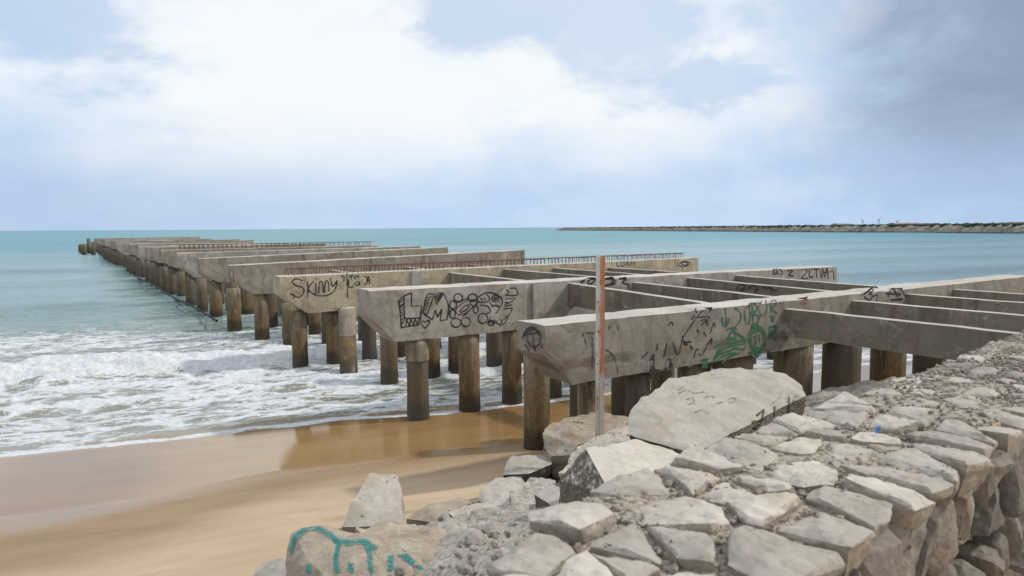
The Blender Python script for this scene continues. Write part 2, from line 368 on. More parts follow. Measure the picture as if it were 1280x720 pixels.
# ---- sea: one sheet from the swash to the horizon
ang = np.radians(np.concatenate([np.arange(-100, -48, 1.6), np.arange(-48, 48, 0.115), np.arange(48, 100, 1.6)]))
r = np.concatenate([np.geomspace(13.5, 62, 470), np.geomspace(62.5, 400, 110), np.geomspace(410, 14000, 40)])
x, y = polar(r, ang); v = shore_v(x, y); a = x * NA.x + y * NA.y
dist = np.hypot(x, y)
amp = sstep(17.5, 24, v)
nearf = sstep(400, 100, dist)
z = 0.02 + 0.10 * fbm(v * 0.5, a * 0.22, 4, 1) * amp * nearf + 0.10 * fbm(v * 1.6, a * 0.9, 4, 3) * amp * sstep(120, 40, dist)
z += 0.10 * fbm(v * 4.5, a * 3.2, 3, 4) * amp * sstep(70, 25, dist)
# breaking wave
vc = 26.0 + 1.6 * fbm(a * 0.10, v * 0 + 3.1, 3, 21) + 0.02 * a + 0.5 * fbm(a * .6, v * 0 + 1.1, 3, 22)
A = 0.14 + 0.24 * sstep(-2, -8, x) + 0.22 * sstep(-8, -13, x)
dv = v - vc
lump = 0.8 + 1.1 * (fbm(v * 1.3, a * 0.7, 4, 31) + 0.15)
z += A * lump * np.where(dv < 0, np.exp(-(dv / 0.75) ** 2), np.exp(-(dv / 2.4) ** 2))
# an older bore running up nearer the sand, and swell lines further out
vc2 = 21.6 + 1.4 * fbm(a * 0.14, v * 0 + 7.7, 3, 41); dv2 = v - vc2
z += 0.13 * lump * np.where(dv2 < 0, np.exp(-(dv2 / 0.35) ** 2), np.exp(-(dv2 / 1.8) ** 2))
for c0, am, wf, wb, sd_ in ((38, 0.22, 2.0, 3.5, 51), (50, 0.42, 2.4, 5, 52), (71, 0.5, 3, 7, 53), (98, 0.55, 4, 9, 54), (140, 0.6, 5, 12, 55), (205, .6, 7, 15, 56), (300, .6, 9, 20, 57)):
    cc = c0 + (5 + c0 * 0.05) * fbm(a * 1.6 / c0, v * 0 + sd_, 3, sd_); q_ = v - cc
    z += am * (0.7 + fbm(a * 2.2 / c0, v * 0, 2, sd_ + 9)) * np.where(q_ < 0, np.exp(-(q_ / wf) ** 2), np.exp(-(q_ / wb) ** 2))
# swash tongue: thin lip that runs up and dies on the wet sand
tongue = 0.9 * fbm(a * 0.16, v * 0 + 2.2, 3, 61) + 0.35 * fbm(a * 0.8, v * 0 + 5.2, 3, 62)
run = v - 17.55 - 1.5 * tongue
bed = sand_h(v, a)
z = np.where(v < 24, np.maximum(z * sstep(17.5, 21, v), bed + 0.004 + 0.03 * np.clip(run, -3, 4)), z)
z = np.where(run < 0, bed - 0.05 + 0.05 * np.clip(run + 1, 0, 1), z)
depth = z - bed
# foam cover
pier = sstep(-16, -7, x) * sstep(34, 24, x)
foam = 0.24 * sstep(17, 18.5, v) * sstep(30, 24, v)
foam += 0.23 * sstep(25, 27, v) * sstep(40, 28, v)
foam += 0.12 * pier * sstep(18, 20, v) * sstep(46, 28, v)
foam += 0.12 * sstep(29, 33, v) * sstep(56, 40, v) * (1 + 2 * fbm(a * .12, v * .25, 3, 71))
foam *= 0.95 + 1.9 * fbm(v * 0.45, a * 0.16, 4, 73)
foam = np.maximum(foam, 1.15 * np.where(dv < 0, np.exp(-(dv / 0.9) ** 2), np.exp(-(dv / 1.2) ** 2)) * (0.55 + 0.45 * sstep(2, -9, x)))
foam = np.maximum(foam, 0.62 * np.where(dv2 < 0, np.exp(-(dv2 / 0.25) ** 2), np.exp(-(dv2 / 0.7) ** 2)))
edge = np.exp(-((run - 0.10) / 0.16) ** 2) * (0.65 + 0.6 * fbm(a * 0.7, v * 0, 3, 77))
edge2 = 0.6 * np.exp(-((run - 1.3 - 1.2 * fbm(a * .3, v * 0 + 4, 3, 78)) / 0.2) ** 2)
foam = np.maximum(foam, np.maximum(edge * 1.1, edge2))
foam += 0.5 * np.clip(fbm(v * 0.09, a * 0.03, 4, 81) - 0.2, 0, 1) * sstep(60, 90, v) * 2
verts = np.stack([x, y, z], -1).reshape(-1, 3); quads = grid_quads(len(r), len(ang))[:, ::-1]
keep = (run.reshape(-1)[quads].max(1) > -0.9)
quads = quads[keep]

mt, b, s = material('sea_water'); p = b.pos(); vv = b.vmath('DOT_PRODUCT', p, tuple(NV)); aa_ = b.vmath('DOT_PRODUCT', p, tuple(NA))
cb = b.n.new('ShaderNodeCombineXYZ'); b.put(cb.inputs[0], vv); b.put(cb.inputs[1], b.math('MULTIPLY', aa_, 0.45)); sh = cb.outputs[0]
fo = b.attr('foam'); dp = b.attr('depth')
warp = b.noise(sh, 1.2, 4, 0.6, out=1)
shw = b.vmath('ADD', sh, b.vmath('SCALE', b.vmath('SUBTRACT', warp, (0.5, 0.5, 0.5)), None, 1.3))
e1 = b.voro(shw, 1.5, 'DISTANCE_TO_EDGE'); e2 = b.voro(b.vmath('ADD', shw, (3, 7, 1)), 4.2, 'DISTANCE_TO_EDGE')
brk = b.noise(sh, 2.1, 7, 0.68, 0.6)
lace = b.math('MINIMUM', e1, b.math('MULTIPLY', b.math('ADD', e2, 0.02), 1.7))
lace = b.math('ADD', lace, b.math('MULTIPLY', b.math('SUBTRACT', brk, 0.5), 0.62))
fm = b.step(b.math('SUBTRACT', b.math('MULTIPLY', fo, 0.50), lace), -0.06, 0.14)
fm = b.math('MULTIPLY', fm, b.step(fo, 0.03, 0.2))
far = b.step(vv, 30, 260); strk = b.noise(b.scale(sh, (1, 0.22, 1)), 0.22, 6, 0.68, 0.5)
mid = b.step(b.math('ADD', vv, b.math('MULTIPLY', brk, 4)), 22, 50)
n_big = b.noise(b.scale(sh, (1, 0.4, 1)), 0.05, 4, 0.6, 0.4)
shallow = b.mix(b.step(brk, 0.35, 0.65), (0.27, 0.245, 0.19), (0.20, 0.205, 0.17))
c = b.mix(mid, shallow, b.mix(b.step(n_big, 0.35, 0.65), (0.13, 0.215, 0.205), (0.18, 0.275, 0.27)))
c = b.mix(far, c, b.mix(b.step(n_big, 0.35, 0.68), (0.075, 0.235, 0.28), (0.10, 0.28, 0.325)))
c = b.mix(b.step(vv, 900, 4000), c, (0.075, 0.215, 0.31))
c = b.mix(b.math('MULTIPLY', b.step(strk, 0.50, 0.66), b.step(vv, 28, 60, 0.0, 0.45)), c, (0.05, 0.13, 0.15))
c = b.mix(b.step(dp, 0.07, 0.0), c, (0.30, 0.19, 0.085))
wave1 = b.noise(b.scale(sh, (1, 0.6, 1)), 0.9, 6, 0.62, 0.5); wave2 = b.noise(sh, 5, 4, 0.6, 0.3); wave3 = b.noise(b.scale(sh, (1, 0.4, 1)), 0.16, 5, 0.6, 0.3)
hh = b.math('ADD', b.math('MULTIPLY', wave1, 0.55), b.math('ADD', b.math('MULTIPLY', wave2, 0.12), b.math('MULTIPLY', wave3, 2.4)))
hh = b.math('MULTIPLY', hh, b.step(dp, 0.02, 0.3, 0.08, 1.0))
foamc = b.mix(b.step(b.noise(p, 7, 4, 0.6), 0.3, 0.7), (0.72, 0.73, 0.74), (0.52, 0.545, 0.565))
b.put(s.inputs['Base Color'], b.mix(fm, c, foamc))
b.put(s.inputs['Roughness'], b.math('ADD', b.math('MULTIPLY', fm, 0.6), b.math('ADD', 0.14, b.math('MULTIPLY', far, 0.2))))
s.inputs['IOR'].default_value = 1.33; b.put(s.inputs['Specular IOR Level'], b.math('SUBTRACT', 0.5, b.math('MULTIPLY', far, 0.25)))
fb = b.noise(p, 10, 5, 0.7)
b.put(s.inputs['Normal'], b.bump(b.math('ADD', hh, b.math('MULTIPLY', b.math('MULTIPLY', fb, fm), 0.2)), 0.55, 0.5))
tag(from_np('sea', verts, quads, mt, attrs={'foam': foam, 'depth': depth}), kind='structure')

# ---- rubble slope between wall and beach
ss = np.linspace(-4, 16, 400); qq = np.linspace(1.9, 10.4, 190)
sg, qg = np.meshgrid(ss, qq, indexing='ij')
x = sg * WS.x + qg * WQ.x; y = sg * WS.y + qg * WQ.y
sand = sand_h(shore_v(x, y), x * NA.x + y * NA.y)
h = bank_h(qg) - 0.14 + 0.26 * fbm(sg * 0.8, qg * 0.8, 3, 101) + 0.20 * np.round(fbm(sg * 1.7, qg * 1.7, 2, 103) * 5) / 5 + 0.06 * fbm(sg * 3, qg * 3, 3, 104) + 0.04 * fbm(sg * 9, qg * 9, 3, 105)
toe = 9.1 + 1.3 * fbm(sg * 0.5, sg * 0 + 4, 3, 107)
h = h * (1 - sstep(toe - 0.9, toe, qg)) + (sand - 0.12) * sstep(toe - 0.9, toe, qg)
o = from_np('rubble_slope', np.stack([x, y, h], -1).reshape(-1, 3), grid_quads(400, 190), M_RUB)
tag(o, kind='structure')


# ================================================================== shapes
def hull(points):
    bm = bmesh.new()
    for p in points: bm.verts.new(p)
    res = bmesh.ops.convex_hull(bm, input=bm.verts)
    bad = [g for g in set(res['geom_interior'] + res['geom_unused']) if isinstance(g, bmesh.types.BMVert)]
    bmesh.ops.delete(bm, geom=bad, context='VERTS')
    bmesh.ops.dissolve_limit(bm, angle_limit=math.radians(4), verts=bm.verts, edges=bm.edges)
    bmesh.ops.triangulate(bm, faces=bm.faces)
    return bm
def refine(bm, length, passes=7, smooth=2, limit=9000):
    for k in range(passes):
        es = [e for e in bm.edges if e.calc_length() > length]
        if not es or len(bm.verts) > limit: break
        bmesh.ops.subdivide_edges(bm, edges=es, cuts=1)
        bmesh.ops.triangulate(bm, faces=[f for f in bm.faces if len(f.verts) > 3])
    for k in range(smooth):
        bmesh.ops.smooth_vert(bm, verts=bm.verts, factor=0.22, use_axis_x=True, use_axis_y=True, use_axis_z=True)
def roughen(bm, amp, scale, seed, chip=0.0):
    bm.normal_update(); off = Vector((seed * 3.7, seed * 1.3, seed * 7.1))
    for v in bm.verts:
        p = v.co * scale + off
        n = mnoise.fractal(p, 0.9, 2.1, 4) * 0.6
        c = 0
        if chip:
            dd, pts = mnoise.voronoi(p * 1.3); c = (dd[1] - dd[0]) - 0.35
        v.co += v.normal * (amp * n + chip * min(c, 0.25))
def crisp(bm, deg=32):
    lim = math.radians(deg)
    for e in bm.edges:
        if len(e.link_faces) == 2 and e.calc_face_angle() > lim: e.smooth = False
def centre(bm, z_low=True):
    c = Vector()
    for v in bm.verts: c += v.co
    c /= len(bm.verts)
    if z_low: c.z = min(v.co.z for v in bm.verts)
    for v in bm.verts: v.co -= c
    return c


def rib_bm(bm, pts3, width, nrm, on=None):
    """painted stroke: a ribbon lying on a face"""
    P = [Vector(p) for p in pts3]; L = len(P)
    if L > 2:                                     # Catmull-Rom
        Q = []
        for i in range(L - 1):
            p0 = P[max(i - 1, 0)]; p1 = P[i]; p2 = P[i + 1]; p3 = P[min(i + 2, L - 1)]
            for k in range(4):
                t = k / 4
                Q.append(0.5 * ((2 * p1) + (p2 - p0) * t + (2 * p0 - 5 * p1 + 4 * p2 - p3) * t * t + (3 * p1 - p0 - 3 * p2 + p3) * t ** 3))
        Q.append(P[-1]); P = Q
    prev = None
    for i, p in enumerate(P):
        dr = (P[min(i + 1, len(P) - 1)] - P[max(i - 1, 0)])
        if dr.length < 1e-6: continue
        w = width * (0.9 + 0.7 * mnoise.noise(p * 5)) * 0.5
        sdv = nrm.cross(dr.normalized()) * w
        ed = []
        for c_ in (p - sdv, p + sdv):
            if on:
                ok, loc, _, _ = on.ray_cast(c_ - nrm * 0.4, nrm, distance=0.8)
                if ok: c_ = loc - nrm * 0.007
            ed.append(bm.verts.new(c_))
        if prev: bm.faces.new((prev[0], prev[1], ed[1], ed[0]))
        prev = ed


def circ(cx, cy, rx, ry=None, n=12, a0=0, a1=360):
    ry = ry or rx
    return [(cx + rx * math.cos(math.radians(a0 + (a1 - a0) * i / n)), cy + ry * math.sin(math.radians(a0 + (a1 - a0) * i / n))) for i in range(n + 1)]


def marks(name, bm, mat, parent, label):
    """far-apart paint marks become separate parts"""
    seen = {}; isl = []
    for v in bm.verts:
        if v in seen: continue
        st = [v]; seen[v] = len(isl); grp = []
        while st:
            w = st.pop(); grp.append(w)
            for e in w.link_edges:
                u = e.other_vert(w)
                if u not in seen: seen[u] = len(isl); st.append(u)
        isl.append(grp)
    box = [(Vector([min(v.co[i] for v in g) for i in range(3)]), Vector([max(v.co[i] for v in g) for i in range(3)])) for g in isl]
    size = [max(hi - lo) for lo, hi in box]; root = list(range(len(isl)))
    def find(i):
        while root[i] != i: i = root[i]
        return i
    for i in range(len(isl)):
        for j in range(i):
            gap = Vector([max(0, box[i][0][k] - box[j][1][k], box[j][0][k] - box[i][1][k]) for k in range(3)]).length
            if gap <= max(0.02, 0.48 * max(size[i], size[j])): root[find(i)] = find(j)
    groups = {}
    for v, i in seen.items(): groups.setdefault(find(i), []).append(v)
    for g in groups.values():
        keep = set(g); idx = {v: k for k, v in enumerate(g)}
        me = bpy.data.meshes.new(name); me.from_pydata([tuple(v.co) for v in g], [], [[idx[v] for v in f.verts] for f in bm.faces if f.verts[0] in keep]); me.materials.append(mat)
        if not len(me.polygons): continue
        o = bpy.data.objects.new(name, me); col.objects.link(o); o.parent = parent; o['label'] = label
    bm.free()


def graffiti(strokes, p0, nrm, width, mat, parent, label, conv=lambda x, y: (x, y), off=0.005):
    bm = bmesh.new()
    for st in strokes:
        pts = [on_plane(*conv(*q), p0, nrm) - nrm * off for q in st]
        if len(pts) == 2: pts = [pts[0].lerp(pts[1], q_ / 5) for q_ in range(6)]
        rib_bm(bm, pts, width, nrm, parent if off == 0.005 else None)
    marks('graffiti', bm, mat, parent, label)


# ================================================================== PIER
pier_o = empty('ruined_pier', ut(11.5, 8, 0))
tag(pier_o, 'ruined concrete pier of bare cap beams on stained piles running out to sea', 'pier')


def cap_beam(name_mat, u0, tl, zl, tr, zr, depth=1.33, endh=0.66, cham=0.75, width=0.9, seed=0, det=0.16):
    """cap beam: profile in (t,z), pushed along the pier; the seaward left end is cut back below"""
    L = tr - tl
    def zt(t): return zl + (zr - zl) * (t - tl) / L
    nseg = max(3, int(L / det)); bm = bmesh.new(); rings = []
    ts = sorted(set([0, cham] + [L * i / nseg for i in range(nseg + 1) if L * i / nseg > cham + 0.1 and L - L * i / nseg > .05] + [cham * 0.5, L]))
    for tt in ts:
        t = tl + tt; top = zt(t)
        k = min(1, tt / cham); bot = top - (endh + (depth - endh) * k)
        rg = []
        nz = 5; nu = 3
        pts = [(0, top + (bot - top) * i / nz) for i in range(nz + 1)] + [(width * i / nu, bot) for i in range(1, nu + 1)] + \
              [(width, bot + (top - bot) * i / nz) for i in range(1, nz + 1)] + [(width * (1 - i / nu), top) for i in range(1, nu)]
        for (uu, zz) in pts:
            n = mnoise.noise_vector(Vector((t * 1.3 + seed * 9, uu * 3, zz * 2.2))) * 0.013
            corner = (uu in (0, width)) and (abs(zz - top) < 1e-6 or abs(zz - bot) < 1e-6)
            if corner: n += Vector((0, (0.024 if uu == 0 else -0.024), -0.016 if abs(zz - top) < 1e-6 else 0.016)) * (0.5 + 0.8 * mnoise.fractal(Vector((t * 2.6, seed, uu)), 0.8, 2.2, 3) + 1.2 * max(0, mnoise.noise(Vector((t * 1.1, seed + 4, uu))) - 0.25))
            rg.append(bm.verts.new(ut(u0 + uu + n.y, t + n.x, zz + n.z)))
        rings.append(rg)
    for r0, r1 in zip(rings, rings[1:]):
        k = len(r0)
        for i in range(k): bm.faces.new((r0[i], r0[(i + 1) % k], r1[(i + 1) % k], r1[i]))
    bm.faces.new(rings[0]); bm.faces.new(rings[-1][::-1])
    bmesh.ops.triangulate(bm, faces=[f for f in bm.faces if len(f.verts) > 4])
    bmesh.ops.recalc_face_normals(bm, faces=bm.faces)
    return from_bm('cap_beam', bm, name_mat, pier_o)


def beam_px(mat, u0, left, right, **kw):
    A = on_u(*left, u0); B = on_u(*right, u0)
    return cap_beam(mat, u0, A.dot(AT), A.z, B.dot(AT), B.z, **kw), A, B


B1, B1a, B1b = beam_px(M_BEAM, 9.6, (681, 407), (1296, 344.5), depth=1.10, endh=0.52, cham=0.60, width=0.86, seed=1)
B2, B2a, B2b = beam_px(M_CONC, 15.6, (463, 363.5), (1047, 333), depth=1.28, endh=0.66, cham=0.62, width=0.9, seed=2)
B3, B3a, B3b = beam_px(M_YEL, 23.7, (350, 346), (873, 322), depth=1.30, endh=0.62, cham=0.9, seed=3)
B4, B4a, B4b = beam_px(M_FAR, 31.2, (288, 332), (656, 312.5), depth=1.30, endh=0.6, cham=0.9, seed=4)
B5, B5a, B5b = beam_px(M_FAR, 39.2, (249, 323.5), (560, 309), depth=1.30, endh=0.75, cham=0.9, seed=5)
print('beams', [(round(p.dot(AT), 2), round(p.z, 2)) for p in (B1a, B1b, B2a, B2b, B3a, B3b, B4a, B4b, B5a, B5b)])
B1['label'] = 'nearest cap beam with green and black graffiti'
B2['label'] = 'cap beam with two big outlined letters'
B3['label'] = 'yellowish cap beam with thin black handwriting'
far_beams = []
uu = 47.0; i = 0
random.seed(5)
while uu < 150:
    zt = 3.36 + random.uniform(-0.06, 0.08)
    tr = random.choice((20.5, 21.5, 22.5, 19, 23)) if i != 1 else 22.4
    far_beams.append((uu, 6.05, zt, tr))
    o = cap_beam(M_FAR if i % 3 else M_CONC, uu, 6.05 + random.uniform(-0.15, 0.25), zt, tr, zt + random.uniform(-0.15, 0.12), depth=random.choice((1.3, 1.3, 1.55)), endh=0.8, cham=0.9, seed=10 + i, det=1.2)
    if i == 1: B7 = o
    uu += random.uniform(7.3, 8.1); i += 1


def girder(u_a, u_b, t, z_top, h=0.62, w=0.24, mat=M_GIRD, dz=0.0):
    bm = bmesh.new(); n = 10; rings = []
    for k in range(n + 1):
        u = u_a + (u_b - u_a) * k / n; zt = z_top + dz * k / n
        j = mnoise.noise_vector(Vector((u * 1.7, t, zt))) * 0.012
        rings.append([bm.verts.new(ut(u, t + du + j.x, zt + dd + j.z)) for (du, dd) in ((-w / 2, 0), (-w / 2, -h * 0.5), (-w / 2, -h), (w / 2, -h), (w / 2, -h * 0.5), (w / 2, 0), (0, 0.002))])
    for r0, r1 in zip(rings, rings[1:]):
        k = len(r0)
        for i in range(k): bm.faces.new((r0[i], r0[(i + 1) % k], r1[(i + 1) % k], r1[i]))
    bm.faces.new(rings[0]); bm.faces.new(rings[-1][::-1])
    bmesh.ops.recalc_face_normals(bm, faces=bm.faces)
    return from_bm('girder', bm, mat, pier_o)


bay0 = []
for (px, py) in ((980, 386), (1064, 376), (1133.5, 368), (1191, 362)):
    p = on_u(px, py, 9.6); bay0.append(girder(9.61, 4.6, p.dot(AT) + 0.12, p.z, 0.60))
bay1 = []
for (px, py) in ((710, 354), (790, 353), (859, 347.6), (919, 344.5)):
    p = on_u(px, py, 15.6); t = p.dot(AT) + 0.12; bay1.append(girder(15.61, 10.44, t, p.z, 0.62, dz=B1a.z + (B1b.z - B1a.z) * (t - B1a.dot(AT)) / (B1b - B1a).dot(AT) - 0.03 - p.z if False else min(0, B1a.z + (B1b.z - B1a.z) * (t - B1a.dot(AT)) / (B1b - B1a).dot(AT) - 0.06 - p.z)))
for (px, py) in ((561, 341), (629, 336.5), (691, 335), (760, 334.5)):
    p = on_u(px, py, 23.7); t = p.dot(AT) + 0.12; girder(23.71, 16.47, t, p.z, 0.6, dz=min(0, B2a.z + (B2b.z - B2a.z) * (t - B2a.dot(AT)) / (B2b - B2a).dot(AT) - 0.12 - p.z))
for t in (10.5, 14.2, 17.8): girder(31.21, 24.59, t, B4a.z - 0.35, 0.55, mat=M_FAR)
girder(33.4, 38.9, 9.4, 1.35, 0.45, 0.25, dz=-0.9); girder(33, 38.6, 11.2, 0.95, 0.4, 0.25, dz=0.6); girder(33.4, 38.9, 12.6, 1.5, 0.4, 0.25, dz=-0.8)

# corbel plates where girders meet the caps
def box_bm(bm, c, ax, ay, az, sx, sy, sz):
    vs = [bm.verts.new(c + ax * sx * i + ay * sy * j + az * sz * k) for i in (-.5, .5) for j in (-.5, .5) for k in (-.5, .5)]
    for f in ((0, 1, 3, 2), (4, 6, 7, 5), (0, 4, 5, 1), (2, 3, 7, 6), (0, 2, 6, 4), (1, 5, 7, 3)): bm.faces.new([vs[i] for i in f])
ZZ = Vector((0, 0, 1))
for beam, u0, tz in ((B2, 15.6, ((660, 372), (684, 372))), (B3, 23.7, ((513, 352), (536, 352)))):
    bm = bmesh.new(); p = on_u(tz[0][0] + 8, 372, u0)
    top = (B2a.z if beam is B2 else B3a.z)
    tt = p.dot(AT); box_bm(bm, ut(u0 - 0.035, tt, top - 0.55), AT, AU, ZZ, 0.42 if beam is B3 else 0.16, 0.08, 1.02)
    bmesh.ops.recalc_face_normals(bm, faces=bm.faces); from_bm('pilaster', bm, M_CONC, beam)


# ---- piles
def pile_verts(bm, base, top_z, rad, seed=0, seg=16, lean=Vector(), bottom=-0.7, rings=9):
    R = []
    for k in range(rings + 1):
        z = bottom + (top_z - bottom) * k / rings; rr = []
        for i in range(seg):
            a_ = 2 * math.pi * i / seg; dr = Vector((math.cos(a_), math.sin(a_), 0))
            n = mnoise.noise(Vector((dr.x * 1.4 + seed * 5.1, dr.y * 1.4, z * 1.4))) * 0.03
            rr.append(bm.verts.new(base + lean * (z / 2) + dr * (rad * (1 + n) * (1.0 if z > 0.25 else 1.05)) + Vector((0, 0, z))))
        R.append(rr)
    for r0, r1 in zip(R, R[1:]):
        for i in range(seg): bm.faces.new((r0[i], r0[(i + 1) % seg], r1[(i + 1) % seg], r1[i]))
    bm.faces.new(R[-1])


def pile(u, t, top, rad, seed, label=None, lean=Vector()):
    bm = bmesh.new(); pile_verts(bm, ut(u, t), top, rad, seed, 16, lean)
    o = from_bm('pile', bm, M_PILE, pier_o, True)
    if label: o['label'] = label
    return o


n_p = 0
def zbot(A, B_, t, depth): return A.z + (B_.z - A.z) * (t - A.dot(AT)) / (B_ - A).dot(AT) - depth
rng = random.Random(3)
for (px, w) in ((735, 0.2), (797, 0.25), (862, 0.26), (925, 0.26), (990, 0.44), (1050, 0.45), (1108, 0.43), (1160, 0.43), (1212, 0.43)):
    p = on_u(px, 500, 10.05); t = p.dot(AT); pile(10.05, t, zbot(B1a, B1b, t, 1.08), w, n_p); n_p += 1
for k, (px, w) in enumerate(((671, 0.28), (728, 0.28), (779, 0.28), (828, .28), (874, .28), (918, .28))):
    p = on_u(px, 500, 12.0); t = p.dot(AT); pile(12.0, t, 2.26 if k == 0 else 2.0, w, n_p); n_p += 1
collars = {}
for (px, w) in ((522.5, 0.275), (587, 0.275), (640, 0.27), (690, .27), (734, .27), (780, .27), (822, .27), (862, .27), (899, .27), (934, .27), (967, .27)):
    p = on_u(px, 500, 15.93); t = p.dot(AT); o = pile(15.93, t, zbot(B2a, B2b, t, 1.26), w, n_p); n_p += 1
    if px == 522.5:
        bm = bmesh.new(); pile_verts(bm, ut(15.93, t), 2.06, 0.298, 4, 20, bottom=1.52, rings=4); from_bm('collar', bm, M_COLLAR, o, True)
for k, px in enumerate((436.5, 487, 540, 571, 618, 662, 702, 740, 776, 811)):
    ub = 22.05 if k == 0 else 20.15; rake = Vector((-0.235, 0.972, 0)) * 1.6
    p = on_u(px, 480, ub); t = p.dot(AT); o = pile(ub, t, 2.05, 0.28 if k == 0 else 0.27, n_p, None, rake if k == 0 else Vector()); n_p += 1
    if k == 0:
        bm = bmesh.new(); pile_verts(bm, ut(ub, t), 2.07, 0.298, 5, 20, rake, bottom=1.2, rings=4); from_bm('collar', bm, M_COLLAR, o, True)
for px in (375.5, 418, 462, 501, 543, 580, 616, 651, 684, 716, 747):
    p = on_u(px, 450, 24.2); t = p.dot(AT); pile(24.2, t, zbot(B3a, B3b, t, 1.25), 0.265, n_p); n_p += 1
for k in range(10): pile(27.9, 7.6 + 1.55 * k, 1.9, 0.26, n_p); n_p += 1
for px in (328, 361, 394, 428, 460, 492, 522, 551, 579, 606):
    p = on_u(px, 424, 31.65); t = p.dot(AT); pile(31.65, t, zbot(B4a, B4b, t, 1.28), 0.30 if px == 328 else 0.27, n_p); n_p += 1
for k in range(9): pile(35.2, 7.0 + 1.7 * k, 2.0, 0.32, n_p); n_p += 1
for k in range(9): pile(39.7, 7.0 + 1.6 * k, zbot(B5a, B5b, 7.0 + 1.6 * k, 1.25), 0.32, n_p); n_p += 1
print('piles', n_p)
bm = bmesh.new(); sd_ = 200
rows = []
for (u, tl, zt, tr) in far_beams: rows += [(u + 0.45, zt - 1.2, tr), (u - 3.5, 2.0, tr)]
for (u, top, tr) in rows:
    t = 6.95
    while t < tr - 0.5:
        pile_verts(bm, ut(u + rng.uniform(-.1, .1), t), top, rng.uniform(0.3, 0.36), sd_, 9, rings=4, bottom=-1.0); sd_ += 1; t += 1.6
for u in (156, 163.5, 171, 178.5, 184):
    t = 4.6
    while t < 12:
        pile_verts(bm, ut(u + rng.uniform(-1, 1), t), rng.choice((1.4, 1.8, 2.2, 2.6, 3.1)), 0.36, sd_, 8, rings=3, bottom=-1.2); sd_ += 1; t += rng.uniform(1.2, 1.9)
o = from_bm('pile', bm, M_PILE, pier_o, True); tag(o, kind='stuff')


def tube(bm, a, c, rad, seg=5):
    dr = (c - a).normalized(); s1 = dr.orthogonal().normalized(); s2 = dr.cross(s1)
    r0 = [bm.verts.new(a + (s1 * math.cos(k * 2 * math.pi / seg) + s2 * math.sin(k * 2 * math.pi / seg)) * rad) for k in range(seg)]
    r1 = [bm.verts.new(v.co + (c - a)) for v in r0]
    for k in range(seg): bm.faces.new((r0[k], r0[(k + 1) % seg], r1[(k + 1) % seg], r1[k]))


def rebar(parent, u0, width, tl, tr, ztop, h, step, rad, slope=0.0):
    bm = bmesh.new(); t = tl; z0 = ztop
    while t < tr:
        hh = h * rng.uniform(0.88, 1.06); ln = rng.uniform(-0.05, 0.05); zb = ztop + slope * (t - tl) - 0.03
        a0 = ut(u0, t, zb); a1 = ut(u0 + 0.01, t + ln, zb + hh); c0 = ut(u0 + width, t, zb); c1 = ut(u0 + width, t + ln, zb + hh)
        tube(bm, a0, a1, rad); tube(bm, c0, c1, rad); tube(bm, a1, c1, rad); t += step * rng.uniform(0.85, 1.15)
    for w_ in (0.03, width - 0.03):
        tube(bm, ut(u0 + w_, tl, ztop + h * 0.93), ut(u0 + w_, tr, ztop + slope * (tr - tl) + h * 0.93), rad)
    return from_bm('rebar', bm, M_BAR, parent)
sl = (B3b.z - B3a.z) / (B3b - B3a).dot(AT)
t0 = on_u(365, 343, 23.7).dot(AT); t1 = on_u(864, 322, 23.7).dot(AT)
rebar(B3, 24.05, 0.3, t0, t1, B3a.z + sl * (t0 - B3a.dot(AT)), 0.25, 0.19, 0.012, sl)
rebar(B7, far_beams[1][0] + 0.2, 0.4, 7.5, 22.2, far_beams[1][2] + 0.02, 0.36, 0.34, 0.02)

# dark pipe hanging along the left pile line near the water
bm = bmesh.new()
for k in range(12): tube(bm, ut(36 + k * 3.4, 6.35, 0.42 + 0.06 * math.sin(k)), ut(36 + (k + 1) * 3.4, 6.35, 0.42 + 0.06 * math.sin(k + 1)), 0.06, 8)
from_bm('pipe', bm, flat('black_pipe', (0.03, 0.028, 0.025)), pier_o)

bpy.context.view_layer.update()
# ---- graffiti on the beams
k1 = lambda X, Y: (480 + X / 6.4, 340 + Y / 6.4)
n = AU
LM = [[(110, 232), (160, 190)], [(160, 190), (222, 166)], [(222, 166), (218, 272)], [(218, 272), (300, 268)], [(300, 268), (294, 366)], [(294, 366), (166, 372)], [(166, 372), (160, 190)],
      [(116, 232), (130, 330), (138, 445)], [(138, 445), (200, 432), (276, 425)], [(276, 425), (296, 366)],
      [(118, 250), (155, 215)], [(122, 275), (160, 250)], [(122, 290), (158, 262)], [(126, 315), (162, 285)], [(128, 335), (162, 310)], [(130, 360), (164, 332)], [(134, 390), (164, 355)], [(136, 420), (166, 380)],
      [(170, 430), (185, 378)], [(182, 380), (205, 430)], [(205, 430), (215, 375)], [(215, 378), (240, 428)], [(240, 428), (245, 374)], [(250, 374), (268, 422)], [(268, 422), (280, 372)],
      [(312, 318), (345, 185), (405, 178)], [(405, 178), (350, 320), (332, 345)], [(332, 345), (312, 318)], [(332, 345), (388, 380)], [(388, 380), (410, 300)], [(410, 300), (428, 362)], [(428, 362), (462, 296)], [(462, 296), (450, 388)], [(450, 388), (502, 380)],
      [(502, 380), (518, 300), (505, 230), (474, 168)], [(474, 168), (422, 260)], [(422, 260), (405, 190)], [(474, 168), (430, 172), (415, 215)],
      [(330, 235), (365, 215)], [(325, 262), (360, 240)], [(320, 285), (352, 265)], [(318, 305), (346, 290)], [(345, 205), (390, 195)], [(430, 195), (462, 178)], [(425, 215), (455, 190)], [(424, 232), (445, 205)],
      [(330, 452), (296, 410), (310, 390), (330, 402), (350, 386), (364, 402), (330, 452)]]
graffiti(LM, B2a, n, 0.036, M_INK, B2, 'outlined black letters L and M with a small heart', k1)
